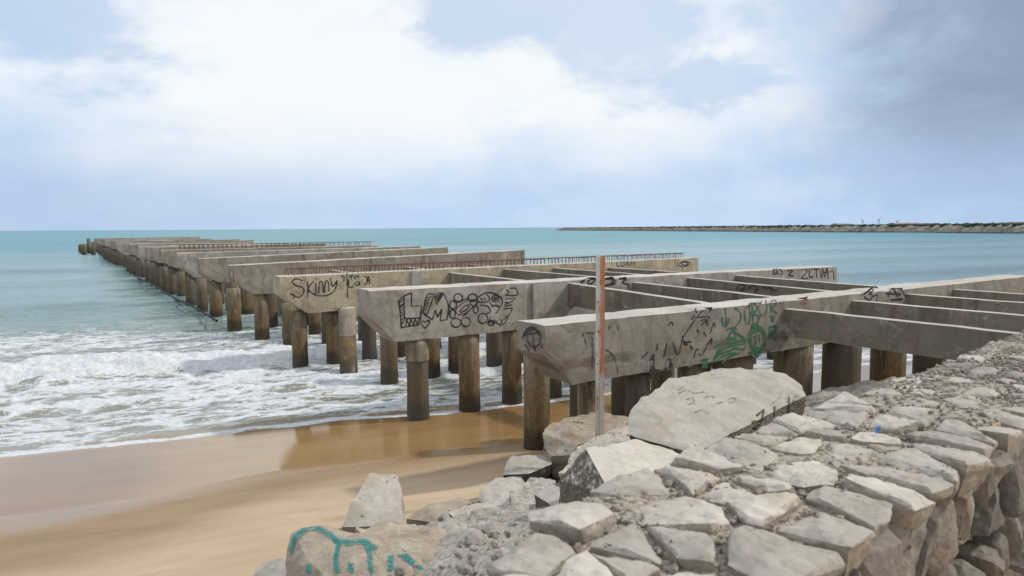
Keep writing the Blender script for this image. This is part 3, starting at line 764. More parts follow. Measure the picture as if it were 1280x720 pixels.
BUB = [circ(594, 205, 34, 32), circ(553, 262, 27, 32), circ(548, 335, 22, 34), circ(576, 405, 40, 36), circ(655, 398, 36, 36), circ(708, 205, 36, 30), circ(718, 245, 28, 24), circ(733, 300, 20, 28),
       circ(790, 370, 38, 40), circ(855, 405, 24, 20), circ(890, 212, 26, 26), circ(890, 212, 10),
       [(580, 335), (575, 300), (625, 250), (690, 222), (745, 232), (720, 270), (650, 330), (590, 342)], [(604, 318), (640, 275), (680, 262), (660, 300), (610, 325)],
       [(745, 205), (820, 165), (890, 175), (940, 210), (945, 262), (910, 275), (860, 262), (845, 235)], [(745, 205), (760, 240), (830, 235), (845, 205), (820, 180)], [(775, 205), (790, 232)], [(800, 200), (815, 228)],
       [(770, 262), (830, 275), (850, 320), (820, 330)], [(860, 280), (895, 260), (925, 290), (895, 328)], [(600, 240), (680, 205)], [(630, 355), (665, 330)],
       [(935, 150), (950, 128)], [(980, 140), (1000, 165), (975, 185)], [(1005, 130), (1050, 130), (1065, 150), (1062, 185), (970, 186)], [(970, 215), (1055, 210), (1000, 245), (965, 240)], [(965, 262), (1030, 230)], [(955, 295), (1025, 290), (1005, 335)], [(960, 275), (1020, 262)],
       [(1000, 335), (965, 410), (940, 405), (930, 370)], [(945, 390), (985, 350)], [(830, 410), (850, 355)], [(850, 385), (905, 395)], [(838, 398), (880, 405)], [(870, 425), (895, 405), (940, 430)]]
graffiti(BUB, B2a, n, 0.032, M_INK, B2, 'black bubbles, rings and jagged letters', k1)
k2 = lambda X, Y: (340 + X / 5.818, 320 + Y / 5.818)
SK = [[(225, 180), (180, 165), (145, 185), (175, 215), (225, 230), (230, 265), (195, 300), (135, 275)], [(130, 275), (165, 285), (150, 310)], [(255, 185), (262, 235), (258, 300)], [(305, 180), (262, 240), (315, 285)], [(318, 195), (320, 275)], [(318, 162), (324, 170)],
      [(338, 275), (345, 195), (365, 190), (372, 265)], [(382, 268), (388, 190), (408, 185), (414, 258)], [(425, 160), (440, 220), (475, 175)], [(475, 175), (455, 250), (400, 285), (330, 288), (310, 270)],
      [(505, 145), (525, 150), (520, 185)], [(545, 120), (550, 300)], [(560, 165), (560, 225), (595, 222)], [(575, 145), (580, 170)], [(560, 150), (590, 140)], [(600, 150), (605, 170)], [(605, 145), (635, 150)], [(600, 205), (620, 185), (635, 200), (615, 215), (603, 205)], [(635, 185), (638, 215)],
      [(672, 150), (690, 155), (688, 200), (672, 205)], [(690, 200), (702, 145), (710, 205)], [(692, 180), (708, 180)]]
graffiti(SK, B3a, n, 0.040, M_INK, B3, 'black handwriting reading Skinny with two short words above a line', k2)
k3 = lambda X, Y: (800 + X / 6.4, 360 + Y / 6.4)
GR = [[(685, 160), (690, 290)], [(655, 230), (665, 292), (700, 300)], [(712, 235), (705, 285)], [(760, 160), (800, 190), (805, 250), (760, 312)], [(855, 150), (835, 200), (850, 290)], [(870, 130), (880, 210), (870, 290)], [(870, 130), (930, 130), (935, 180), (885, 205), (945, 220), (940, 280), (890, 298)], [(900, 140), (905, 290)],
      [(975, 105), (950, 160), (970, 225)], [(1000, 100), (1018, 150), (1000, 210)], [(1050, 100), (1050, 195)], [(1050, 105), (1085, 100), (1085, 140), (1050, 150), (1095, 205)], [(1045, 215), (1060, 270)], [(1070, 220), (1065, 275)], [(1035, 310), (1038, 410)], [(1035, 312), (1080, 305), (1082, 345), (1040, 355), (1088, 425)],
      [(690, 335), (740, 318), (775, 330)], [(740, 335), (710, 395), (770, 398), (740, 335)], [(740, 335), (830, 400), (850, 430)], [(710, 395), (640, 450), (600, 480)], [(610, 520), (670, 450), (740, 430), (850, 420)], [(590, 560), (660, 490), (740, 460), (845, 445)], [(575, 600), (640, 530), (720, 500), (760, 480), (830, 490), (850, 455)], [(600, 590), (680, 540), (770, 515)], [(650, 605), (700, 560), (800, 520)],
      circ(938, 405, 70, 100, 16), circ(938, 405, 50, 75, 14), [(890, 355), (980, 350), (985, 480), (900, 485), (890, 355)], [(925, 370), (925, 455)], [(955, 368), (955, 452)], [(918, 380), (932, 450)], [(948, 380), (962, 450)], [(890, 310), (915, 330)], [(905, 505), (905, 545)], [(880, 510), (970, 515)], [(880, 525), (965, 532)], [(895, 540), (950, 548)], [(870, 510), (920, 560)], [(1000, 490), (1050, 510)], [(1020, 510), (1060, 530)],
      [(490, 580), (550, 570)], [(500, 600), (560, 595)], [(515, 565), (520, 640)], [(495, 625), (540, 630)]]
graffiti(GR, B1a, n, 0.052, M_GREEN, B1, 'green painted letters, peak and rounded window shape', k3)
BK = [[(450, 240), (500, 185), (515, 180)], [(410, 250), (440, 210)], [(440, 160), (460, 200)], [(545, 165), (575, 160), (560, 190)], [(440, 235), (550, 230), (545, 250)], [(480, 260), (520, 250), (545, 265)], [(490, 300), (520, 265), (545, 300)], [(440, 250), (340, 400)], [(340, 380), (350, 430), (410, 430)], [(345, 445), (380, 455)], [(262, 430), (305, 535), (340, 400)], [(400, 460), (425, 490)], [(560, 360), (590, 280), (600, 310)], [(455, 330), (470, 360)], [(510, 350), (530, 390)], [(530, 460), (575, 405), (565, 450)], [(430, 560), (445, 500), (470, 490)], [(470, 520), (490, 540), (535, 470)], [(225, 300), (250, 270), (265, 300)],
      [(80, 585), (105, 530), (112, 610)], [(85, 575), (115, 570)], [(75, 690), (100, 620), (130, 690)], [(90, 660), (150, 655), (150, 690)], [(160, 650), (165, 690), (190, 650), (195, 690)], [(215, 575), (245, 570), (240, 640)], [(205, 640), (235, 650), (255, 600), (265, 660)], [(200, 690), (230, 650), (245, 690)], [(100, 680), (260, 690)], [(370, 640), (420, 620), (410, 650)], [(130, 500), (140, 440)], [(190, 550), (215, 440)], [(10, 560), (60, 515)]]
graffiti(BK, B1a, n, 0.03, M_PAINT, B1, 'scrawled black tags', k3)
k4 = lambda X, Y: (700 + X / 3.0, 310 + Y / 3.0)
graffiti([[(85, 318), (98, 360)], [(85, 318), (140, 316)], [(122, 318), (122, 455)], [(180, 298), (188, 292), (183, 306)], [(216, 290), (220, 312)], [(170, 380), (200, 405), (220, 470)]], B1a, n, 0.035, M_FADED, B1, 'faded painted letters I and T', k4)
k5 = lambda X, Y: (640 + X / 2.667, 310 + Y / 2.667)
k6 = lambda X, Y: (840 + X / 4.923, 310 + Y / 4.923)
graffiti([[(795, 135), (830, 130), (825, 155), (795, 185), (835, 185)], [(845, 180), (848, 130), (868, 135)], [(848, 180), (868, 178)], [(872, 130), (905, 130)], [(888, 130), (890, 182)], [(912, 130), (918, 185)], [(922, 185), (928, 120), (940, 180), (955, 122), (962, 190)], [(930, 150), (960, 150)], [(970, 150), (990, 140), (998, 195)],
          [(620, 165), (625, 125), (632, 165)], [(640, 165), (650, 130), (655, 165)], [(665, 130), (680, 150), (668, 170)], [(710, 140), (745, 140), (715, 165), (745, 172)]], B2a, n, 0.055, M_PAINT, B2, 'black capitals near the right end', k6)
graffiti([[(700, 275), (740, 255), (770, 262), (735, 290), (700, 285)], circ(760, 275, 24, 18), [(790, 262), (850, 255), (845, 280), (800, 290)], [(805, 295), (860, 280), (865, 262)], [(880, 258), (920, 255), (895, 275), (925, 285), (920, 300)]], B2a, n, 0.07, M_PAINT, B2, 'thick black tag', lambda X, Y: (540 + X / 3.765, 280 + Y / 3.765))
graffiti([[(870, 180), (872, 198), (885, 198)], [(890, 180), (892, 198), (905, 195), (903, 180)], [(912, 198), (918, 180), (926, 198)], [(932, 198), (935, 180), (945, 190)], [(945, 180), (957, 185), (948, 198)], [(1165, 185), (1190, 175), (1215, 185), (1190, 200), (1160, 195)], circ(1190, 186, 14, 8)], B3a, n, 0.05, M_PAINT, B3, 'small black capitals', lambda X, Y: (540 + X / 3.765, 280 + Y / 3.765))
graffiti([[(1175, 290), (1205, 265), (1240, 240), (1265, 245)], [(1185, 300), (1215, 320), (1235, 290), (1210, 280)], [(1235, 300), (1265, 290), (1255, 325)], [(1240, 250), (1225, 285)], [(1330, 300), (1360, 250), (1390, 300)], [(1320, 280), (1410, 285)], [(1410, 245), (1440, 300)], [(1345, 320), (1420, 315)]], B1a, n, 0.06, M_PAINT, B1, 'thick black tag beyond the first girder', k6)
graffiti([[(800, 345), (830, 300), (820, 350)], [(810, 330), (840, 335)]], B1a, n, 0.05, M_REDP, B1, 'small faded red mark', k6)
tb = B2a
pe = ut(15.6, 0)   # tag on the end face of the nearest beam
ne = AT; p_e = AT * B1a.dot(AT)
graffiti([[(40, 285), (70, 262), (100, 300)], [(35, 300), (60, 275), (75, 310)], [(50, 270), (80, 265)], circ(75, 300, 22, 30), [(45, 320), (60, 345)], [(70, 310), (80, 345)], [(90, 300), (103, 335)], [(40, 292), (95, 280)]], p_e, ne, 0.03, M_PAINT, B1, 'black scribble on the beam end', k5, 0.02)
gp = AT * (on_u(858, 347.6, 15.6).dot(AT))
graffiti([[(395, 262), (420, 222), (450, 240), (420, 262)], [(470, 250), (500, 228), (530, 245), (510, 268)], [(555, 240), (585, 245)], [(590, 240), (640, 262)]], gp, AT, 0.05, M_PAINT, bay1[2], 'thick black tag', k6, 0.02)

# ================================================================== STEEL POST
pb = at(750, 540, 10.98); pt = at(753, 320, 10.98)
mt, b, s = material('peeling_steel'); p = b.obj(); px_, py_, pz_ = b.xyz(p)
nn = b.noise(b.scale(p, (6, 6, 1.6)), 2.2, 6, 0.68, 0.6); nf = b.noise(p, 30, 4, 0.7)
paint = b.mix(b.step(nf, 0.3, 0.7), (0.66, 0.64, 0.59), (0.50, 0.47, 0.41))
rust = b.mix(nf, (0.60, 0.22, 0.085), (0.38, 0.12, 0.045))
side = b.step(b.math('ADD', px_, b.math('MULTIPLY', b.math('SUBTRACT', nn, 0.5), 0.09)), -0.012, 0.010)
f1 = b.math('ADD', b.math('MULTIPLY', b.math('MULTIPLY', side, b.step(pz_, 0.75, 1.05)), 0.9), b.step(nn, 0.535, 0.60), clamp=True)
cc = b.mix(f1, paint, rust); cc = b.mix(b.math('MULTIPLY', b.step(pz_, 1.0, 0.6), 0.5), cc, (0.42, 0.36, 0.26))
b.put(s.inputs['Base Color'], cc); s.inputs['Roughness'].default_value = 0.8; b.put(s.inputs['Normal'], b.bump(nn, 0.4, 0.01))
post = empty('steel_post', pb); tag(post, 'rusty upright steel channel post with peeling white paint standing among the rocks', 'post')
bm = bmesh.new(); H = (pt - pb).z
prof = [(-0.066, 0), (-0.012, 0.0), (-0.012, 0.012), (-0.004, 0.012), (-0.004, 0.0), (0.066, -0.004), (0.066, 0.075), (0.055, 0.075), (0.055, 0.012), (-0.055, 0.014), (-0.055, 0.075), (-0.066, 0.075)]
R = []
for k in range(25):
    zz = -0.2 + (H + 0.2) * k / 24; j = mnoise.noise(Vector((k * 0.4, 2, 1))) * 0.006
    R.append([bm.verts.new((x_ + j, y_ + j, zz + (0.02 * mnoise.noise(Vector((x_ * 40, 0, 0))) if k == 24 else 0))) for (x_, y_) in prof])
for r0, r1 in zip(R, R[1:]):
    for i in range(len(prof)): bm.faces.new((r0[i], r0[(i + 1) % len(prof)], r1[(i + 1) % len(prof)], r1[i]))
bm.faces.new(R[-1]); bmesh.ops.recalc_face_normals(bm, faces=bm.faces)
for v_ in bm.verts: v_.co += pb
o = from_bm('channel', bm, None, post); o.data.transform(Matrix.Translation(-pb)); o.location = pb; o.data.materials.append(mt)
for zz in (0.55, 1.1, 1.62, 2.1):
    bm = bmesh.new(); tube(bm, pb + Vector((-0.035, 0.005, zz)), pb + Vector((-0.035, -0.008, zz)), 0.011, 8)
    bmesh.ops.holes_fill(bm, edges=bm.edges); from_bm('bolt', bm, M_BAR, post)

# ================================================================== ROCKS
def rock_px(name, label, cat, verts, mat, drop=0.5, back=0.5, length=0.06, amp=0.05, scale=2.2, chip=0.0, seed=1, smooth=2):
    P = [at(*v_) for v_ in verts]
    c = sum(P, Vector()) / len(P); zmin = min(p.z for p in P)
    away = Vector((c.x, c.y, 0)).normalized()
    P2 = []
    for p in P:
        k = c + (p - c) * 0.85 + away * back; P2.append(Vector((k.x, k.y, min(k.z, zmin + 0.3 * (p.z - zmin)) - drop)))
    bm = hull(P + P2); refine(bm, length, 8, min(smooth, 1)); crisp(bm, 24); roughen(bm, amp, scale, seed, chip)
    o_ = centre(bm); o = from_bm(name, bm, mat, None, True); o.location = o_
    tag(o, label, cat); return o


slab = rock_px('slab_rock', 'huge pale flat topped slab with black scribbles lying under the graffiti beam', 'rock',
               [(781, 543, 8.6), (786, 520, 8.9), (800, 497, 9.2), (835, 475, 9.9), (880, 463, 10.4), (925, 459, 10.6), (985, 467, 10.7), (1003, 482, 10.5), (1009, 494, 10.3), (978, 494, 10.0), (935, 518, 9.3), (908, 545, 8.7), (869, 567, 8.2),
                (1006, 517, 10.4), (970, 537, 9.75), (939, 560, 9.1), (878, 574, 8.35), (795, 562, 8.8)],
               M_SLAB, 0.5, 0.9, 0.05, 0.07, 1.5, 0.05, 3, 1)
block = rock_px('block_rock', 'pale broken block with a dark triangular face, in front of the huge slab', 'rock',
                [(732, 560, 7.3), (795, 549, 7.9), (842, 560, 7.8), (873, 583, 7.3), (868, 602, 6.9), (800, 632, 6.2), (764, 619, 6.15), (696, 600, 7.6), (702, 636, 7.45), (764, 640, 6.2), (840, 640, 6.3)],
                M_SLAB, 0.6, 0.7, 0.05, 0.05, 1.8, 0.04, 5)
rock_px('upright_rock', 'upright tapered grey slab standing on edge against the yellow sand', 'rock',
        [(463, 591, 8.7), (499, 592, 8.8), (502, 602, 9.0), (500, 640, 8.2), (505, 656, 8.0), (424, 660, 7.85), (440, 627, 8.15)],
        M_STONE, 0.5, 0.35, 0.05, 0.04, 2.5, 0.03, 8, 1)
teal = rock_px('painted_rock', 'low boulder with teal spray paint dripping down it at the bottom edge', 'rock',
               [(360, 692, 6.5), (366, 662, 6.8), (388, 655, 6.9), (425, 655, 7.0), (470, 670, 6.7), (522, 690, 6.2), (545, 722, 5.7), (352, 745, 6.1), (450, 760, 5.5), (385, 700, 6.2)],
               M_BROWN, 0.6, 0.4, 0.05, 0.08, 2.0, 0.05, 11)
rock_px('ledge_rock', 'broad buff ledge of rock to the right of the teal painted boulder', 'rock',
        [(440, 655, 7.4), (520, 652, 7.5), (575, 666, 7.0), (625, 684, 6.4), (642, 700, 6.05), (618, 724, 5.7), (560, 740, 5.45), (500, 735, 5.6), (470, 690, 6.3)],
        M_BROWN, 0.7, 0.3, 0.05, 0.11, 2.2, 0.06, 14)
rock_px('brown_top_rock', 'boulder with a rough brown top beside the nearest pile', 'rock',
        [(676, 541, 11.6), (686, 530, 11.9), (712, 521, 12.3), (750, 513, 12.9), (790, 520, 12.9), (775, 541, 11.8), (735, 549, 11.4), (722, 556, 11.2), (712, 569, 11.1), (688, 570, 11.2), (679, 560, 11.4)],
        M_BROWN, 0.6, 0.3, 0.06, 0.08, 2.2, 0.05, 17)
rock_px('pebbly_rock', 'grey pebbly concrete lump at the foot of the rusty post', 'rock',
        [(712, 575, 10.2), (722, 556, 10.7), (750, 543, 11.0), (790, 530, 11.6), (800, 545, 10.6), (780, 570, 9.6), (735, 590, 9.2), (700, 592, 9.6)],
        M_RUB, 0.6, 0.3, 0.05, 0.08, 3, 0, 19)
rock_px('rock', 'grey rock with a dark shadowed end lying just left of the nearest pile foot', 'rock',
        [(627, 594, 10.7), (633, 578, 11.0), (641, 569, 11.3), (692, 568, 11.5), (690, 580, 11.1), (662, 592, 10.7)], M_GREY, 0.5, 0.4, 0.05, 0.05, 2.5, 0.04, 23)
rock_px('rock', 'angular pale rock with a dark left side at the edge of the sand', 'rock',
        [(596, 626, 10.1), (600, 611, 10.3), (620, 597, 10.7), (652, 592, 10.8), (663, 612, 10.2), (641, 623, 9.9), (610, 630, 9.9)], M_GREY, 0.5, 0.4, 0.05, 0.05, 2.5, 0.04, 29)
rock_px('rock', 'low rounded brown rock half sunk at the toe of the rubble', 'rock',
        [(506, 648, 9.8), (535, 631, 10.1), (575, 621, 10.4), (594, 627, 10.2), (592, 641, 9.8), (550, 654, 9.4)], M_BROWN, 0.5, 0.3, 0.05, 0.05, 2.5, 0.03, 31)
rock_px('rock', 'small wedge of pale rock pointing down between the rubble and the dark faced block', 'rock',
        [(668, 618, 8.2), (692, 604, 8.5), (702, 610, 8.0), (698, 640, 7.4), (684, 628, 7.7)], M_SLAB, 0.4, 0.2, 0.04, 0.03, 3, 0.02, 37)
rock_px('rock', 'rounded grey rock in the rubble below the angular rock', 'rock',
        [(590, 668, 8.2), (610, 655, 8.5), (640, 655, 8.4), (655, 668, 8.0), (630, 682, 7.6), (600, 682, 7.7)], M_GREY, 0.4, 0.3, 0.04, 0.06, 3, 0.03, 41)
rock_px('rock', 'squat pale stone at the seaward foot of the stone wall', 'rock',
        [(632, 680, 7.0), (650, 658, 7.4), (690, 655, 7.2), (712, 672, 6.6), (690, 695, 6.0), (645, 700, 6.2)], M_STONE, 0.4, 0.3, 0.04, 0.05, 3, 0.03, 43)

rock_px('rock', 'rough lump of broken concrete between the ledge and the dark faced block', 'rock',
        [(560, 662, 7.6), (592, 640, 8.0), (640, 627, 8.2), (684, 634, 7.9), (704, 660, 7.1), (676, 684, 6.5), (610, 694, 6.5), (575, 684, 6.9)], M_RUB, 0.5, 0.3, 0.04, 0.09, 3.2, 0.05, 47)
rock_px('rock', 'pale lump of pebbly concrete just left of the dark triangular face', 'rock',
        [(638, 616, 9.0), (662, 598, 9.4), (690, 596, 9.3), (700, 612, 8.7), (690, 640, 8.0), (662, 640, 8.2), (642, 632, 8.5)], M_RUB, 0.5, 0.3, 0.04, 0.07, 3.2, 0.04, 53)
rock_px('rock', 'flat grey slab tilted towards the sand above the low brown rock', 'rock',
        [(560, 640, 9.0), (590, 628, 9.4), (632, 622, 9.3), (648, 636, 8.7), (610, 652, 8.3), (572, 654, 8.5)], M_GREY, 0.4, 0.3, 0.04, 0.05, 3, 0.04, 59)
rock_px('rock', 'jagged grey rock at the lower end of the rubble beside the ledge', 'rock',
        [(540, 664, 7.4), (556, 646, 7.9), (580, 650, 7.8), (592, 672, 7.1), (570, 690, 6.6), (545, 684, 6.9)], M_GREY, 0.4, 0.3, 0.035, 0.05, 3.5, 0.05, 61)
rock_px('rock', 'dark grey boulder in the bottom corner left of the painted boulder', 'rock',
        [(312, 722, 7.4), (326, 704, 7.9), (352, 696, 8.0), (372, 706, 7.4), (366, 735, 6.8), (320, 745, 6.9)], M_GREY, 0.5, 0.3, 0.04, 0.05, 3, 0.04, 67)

# paint on rocks: strokes dropped onto their surfaces
bpy.context.view_layer.update()
def rock_paint(o, strokes, width, mat, label):
    bm = bmesh.new(); inv = o.matrix_world.inverted(); dep = bpy.context.evaluated_depsgraph_get()
    for st_ in strokes:
        prev = None; pts = []
        for (a0, a1) in zip(st_, st_[1:]):
            n_ = max(2, int(math.hypot(a1[0] - a0[0], a1[1] - a0[1]) / 1.5))
            pts += [(a0[0] + (a1[0] - a0[0]) * i / n_, a0[1] + (a1[1] - a0[1]) * i / n_) for i in range(n_)]
        pts.append(st_[-1]); hits = []
        for p in pts:
            r_ = ray(*p).normalized(); ok, loc, nr, _ = o.ray_cast(inv @ CAM, r_)
            if ok: hits.append((loc + nr * 0.008, nr))
        for i, (p, nr) in enumerate(hits):
            dr = hits[min(i + 1, len(hits) - 1)][0] - hits[max(i - 1, 0)][0]
            if dr.length < 1e-5 or dr.length > 0.3: prev = None; continue
            sdv = nr.cross(dr.normalized()) * width * 0.5 * (0.8 + 0.7 * mnoise.noise(p * 9))
            cur = (bm.verts.new(p - sdv), bm.verts.new(p + sdv))
            if prev: bm.faces.new((prev[0], prev[1], cur[1], cur[0]))
            prev = cur
    marks('paint_mark', bm, mat, o, label)
rt_ = random.Random(77); base_t = [[(364, 690), (368, 672), (380, 661), (396, 659), (410, 667), (422, 676), (440, 678), (455, 676), (470, 684), (488, 689), (505, 693), (518, 704), (528, 712)], [(424, 678), (420, 700), (423, 716)], [(458, 680), (462, 700), (465, 718)], [(488, 690), (487, 712)], [(438, 706), (440, 716)], [(386, 706), (385, 718)]]
spray = []
for st_ in base_t:
    for k in range(5):
        i0 = rt_.randrange(0, max(1, len(st_) - 2)); i1 = min(len(st_), i0 + rt_.randint(2, 5)); jx, jy = rt_.uniform(-2.5, 2.5), rt_.uniform(-3, 3)
        spray.append([(x_ + jx + rt_.uniform(-1.5, 1.5), y_ + jy + rt_.uniform(-1.5, 1.5)) for x_, y_ in st_[i0:i1]])
rock_paint(teal, [base_t[0], [(x_ + 1, y_ + 3) for x_, y_ in base_t[0]]], 0.06, M_TEAL, 'teal spray paint line')
rock_paint(teal, spray + base_t[1:], 0.026, M_TEAL, 'thin teal spray and drips')
rock_paint(slab, [[(848, 492), (858, 487), (868, 492), (880, 490)], [(858, 500), (866, 497), (868, 504), (860, 506)], [(880, 498), (886, 495), (893, 497)], [(910, 500), (917, 497), (920, 500), (915, 504), (909, 503)], [(868, 516), (878, 512), (886, 518)], [(848, 488), (854, 484)], [(894, 506), (904, 502)]], 0.02, M_SCRAWL, 'faint black scribbles')
rock_paint(slab, [[(945, 520), (955, 512), (950, 530), (940, 535), (958, 538)], [(968, 508), (967, 530)], [(986, 496), (985, 524)], [(940, 528), (955, 524)]], 0.035, M_PAINT, 'black marks on the dark broken edge')

# small loose rubble over the slope
rng = random.Random(11); bm = bmesh.new()
for k in range(420):
    s_ = rng.uniform(0.5, 12); q_ = rng.uniform(2.2, 9.4); rad = rng.choice((0.02, 0.03, 0.04, 0.05, 0.07, 0.10)) * rng.uniform(0.7, 1.3)
    p = sq(s_, q_); sx, qx = s_, q_
    h_ = float(bank_h(q_) - 0.14 + 0.26 * fbm(np.array([s_ * 0.8]), np.array([q_ * 0.8]), 3, 101)[0] + 0.20 * round(float(fbm(np.array([s_ * 1.7]), np.array([q_ * 1.7]), 2, 103)[0]) * 5) / 5)
    t_ = 9.1 + 1.3 * float(fbm(np.array([s_ * 0.5]), np.array([4.0]), 3, 107)[0])
    if q_ > t_ - 0.85: continue
    res = bmesh.ops.create_icosphere(bm, subdivisions=2 if rad > 0.06 else 1, radius=rad)
    rot = Matrix.Rotation(rng.uniform(0, 6), 3, 'Z') @ Matrix.Rotation(rng.uniform(-0.5, 0.5), 3, 'X')
    sc = Vector((rng.uniform(0.8, 1.5), rng.uniform(0.7, 1.1), rng.uniform(0.45, 0.8)))
    for v_ in res['verts']:
        n_ = 1 + 0.35 * mnoise.noise(v_.co * (1.2 / rad) + Vector((k, 0, 0)))
        c_ = v_.co * n_; v_.co = rot @ Vector((c_.x * sc.x, c_.y * sc.y, c_.z * sc.z)) + Vector((p.x, p.y, h_))
tag(from_bm('rubble', bm, M_GREY, None, False), 'scattered small rubble over the slope below the stone wall', 'rubble', kind='stuff')

# ================================================================== STONE WALL
wall = empty('stone_wall', sq(5, 1.6, 2.3))
tag(wall, 'thick dry stone wall of pale rough stones with gravel top running along the foreground', 'wall')
ss = np.linspace(1.0, 14, 420); qq = np.linspace(1.20, 2.02, 34); sg, qg = np.meshgrid(ss, qq, indexing='ij')
qg = np.minimum(qg, 1.55 + np.clip(sg - 1.0, 0, 2) * 0.52)
top = WALL_Z - 0.036 + 0.05 * fbm(sg * 3, qg * 3, 4, 131) + 0.045 * sstep(6, 9, sg)
ok_ = 1
V = np.stack([sg * WS.x + qg * WQ.x, sg * WS.y + qg * WQ.y, top], -1)
lo1 = V[:, :1].copy(); lo1[..., 2] = 1.6; lo2 = V[:, -1:].copy(); lo2[..., 2] = 1.6
V = np.concatenate([lo1, V, lo2], 1)
from_np('wall_core', V.reshape(-1, 3), grid_quads(V.shape[0], V.shape[1]), M_GRAV, wall)


def voronoi_cells(seeds, box):
    out = []
    for i, (x0, y0) in enumerate(seeds):
        poly = [(box[0], box[1]), (box[2], box[1]), (box[2], box[3]), (box[0], box[3])]
        for j, (x1, y1) in enumerate(seeds):
            if i == j or abs(x1 - x0) > 1.6: continue
            mx, my = (x0 + x1) / 2, (y0 + y1) / 2; nx, ny = x1 - x0, y1 - y0
            new = []
            for k in range(len(poly)):
                a_, c_ = poly[k], poly[(k + 1) % len(poly)]
                da = (a_[0] - mx) * nx + (a_[1] - my) * ny; dc = (c_[0] - mx) * nx + (c_[1] - my) * ny
                if da <= 0: new.append(a_)
                if da * dc < 0:
                    t_ = da / (da - dc); new.append((a_[0] + (c_[0] - a_[0]) * t_, a_[1] + (c_[1] - a_[1]) * t_))
            poly = new
            if not poly: break
        if len(poly) > 2: out.append(((x0, y0), poly))
    return out


rng = random.Random(21)
seeds = []
s_ = 1.2
while s_ < 9.9:
    nq = rng.choice((3, 4, 4, 5)) if s_ < 4 else rng.choice((3, 4, 4))
    for k in range(nq):
        qc = 1.08 + 0.98 * (k + 0.5) / nq + rng.uniform(-0.10, 0.10)
        seeds.append((s_ + rng.uniform(-0.14, 0.14), qc))
    s_ += rng.uniform(0.215, 0.28)
seeds = [q_ for q_ in seeds if rng.random() > 0.10]
cells = voronoi_cells(seeds, (0.95, 1.02, 10.2, 2.10))
cells = [c for c in cells if not (c[0][0] > 5.2 and 1.3 < c[0][1] < 1.95 and rng.random() < 0.55) and not (c[0][0] < 1.75 and c[0][1] > 1.78)]
print('cap stones', len(cells)); cells.sort(key=lambda c: c[0][0]); rest = []
def stone_points(poly, shr, layers, place, jit):
    mx = sum(p[0] for p in poly) / len(poly); my = sum(p[1] for p in poly) / len(poly); pts = []
    outl = []
    for k_ in range(len(poly)):          # a few extra corners so that outlines are not plain polygons
        a_, c_ = poly[k_], poly[(k_ + 1) % len(poly)]
        outl.append(a_)
        if math.hypot(c_[0] - a_[0], c_[1] - a_[1]) > 0.16: outl.append(((a_[0] + c_[0]) / 2, (a_[1] + c_[1]) / 2))
    for (x_, y_) in outl:
        j = rng.uniform(0.84, 1.06)
        for sc, dz in layers:
            if sc < 1 and rng.random() < 0.25: continue
            sc = sc * rng.uniform(0.92, 1.05)
            pts.append(place(mx, my, (x_ - mx) * shr * sc * j, (y_ - my) * shr * sc * j, dz + rng.uniform(-jit, jit)))
    return pts
for i, ((cx, cy), poly) in enumerate(cells):
    far_ = cx > 4.6
    shr = rng.uniform(0.80, 0.98) if not far_ else rng.uniform(0.7, 0.9)
    hh = rng.uniform(-0.022, 0.014) - (0.02 if far_ else 0); tx, ty = rng.uniform(-0.16, 0.16), rng.uniform(-0.14, 0.14)
    pts = stone_points(poly, shr, ((0.62, 0.006), (0.90, 0.0), (1.0, -0.018), (0.98, -0.06), (0.75, -0.2)),
                       lambda mx, my, lx, ly, dz: sq(mx + lx, my + ly, WALL_Z + hh + dz + lx * tx + ly * ty), 0.011)
    bm = hull(pts); near = cx < 4.5
    refine(bm, 0.018 if near else 0.035, 6, 1, 7000); crisp(bm, 22); roughen(bm, 0.013, 8.0, i + 1, 0.008); roughen(bm, 0.008, 24.0, i + 7)
    if i >= 99:
        me_ = bpy.data.meshes.new('t'); bm.to_mesh(me_); bm.free(); rest.append(me_); continue
    o_ = centre(bm); o = from_bm('cap_stone', bm, M_STONE, wall, True); o.location = o_
if rest:
    bm = bmesh.new()
    for me_ in rest: bm.from_mesh(me_); bpy.data.meshes.remove(me_)
    tag(from_bm('cap_stone', bm, M_STONE, wall, True), kind='stuff')

# stones of the landward face
seeds = []
zz = 2.15
while zz < 3.62:
    s_ = 0.6 + rng.uniform(0, 0.2)
    while s_ < 7.6:
        seeds.append((s_ + rng.uniform(-0.05, 0.05), zz + rng.uniform(-0.12, 0.12))); s_ += rng.uniform(0.17, 0.34)
    zz += 0.40
cells = voronoi_cells(seeds, (0.4, 1.9, 7.9, 3.60)); cells = [c for c in cells if c[0][1] > 2.3][:99]
for i, ((cx, cz), poly) in enumerate(cells):
    shr = rng.uniform(0.78, 0.98); out = rng.uniform(0.0, 0.11); tx, ty = rng.uniform(-0.35, 0.35), rng.uniform(-0.3, 0.2)
    pts = stone_points(poly, shr, ((0.6, -0.01), (0.9, 0.02), (1.0, 0.1), (0.9, 0.24)),
                       lambda mx, mz, lx, lz, dq: sq(mx + lx, 1.12 - out + dq + lx * tx + lz * ty, mz + lz), 0.02)
    bm = hull(pts); refine(bm, 0.026, 6, 1, 5000); crisp(bm, 22); roughen(bm, 0.02, 7.0, i + 50, 0.012); roughen(bm, 0.009, 22.0, i + 7)
    o_ = centre(bm); o = from_bm('face_stone', bm, M_FACE, wall, True); o.location = o_

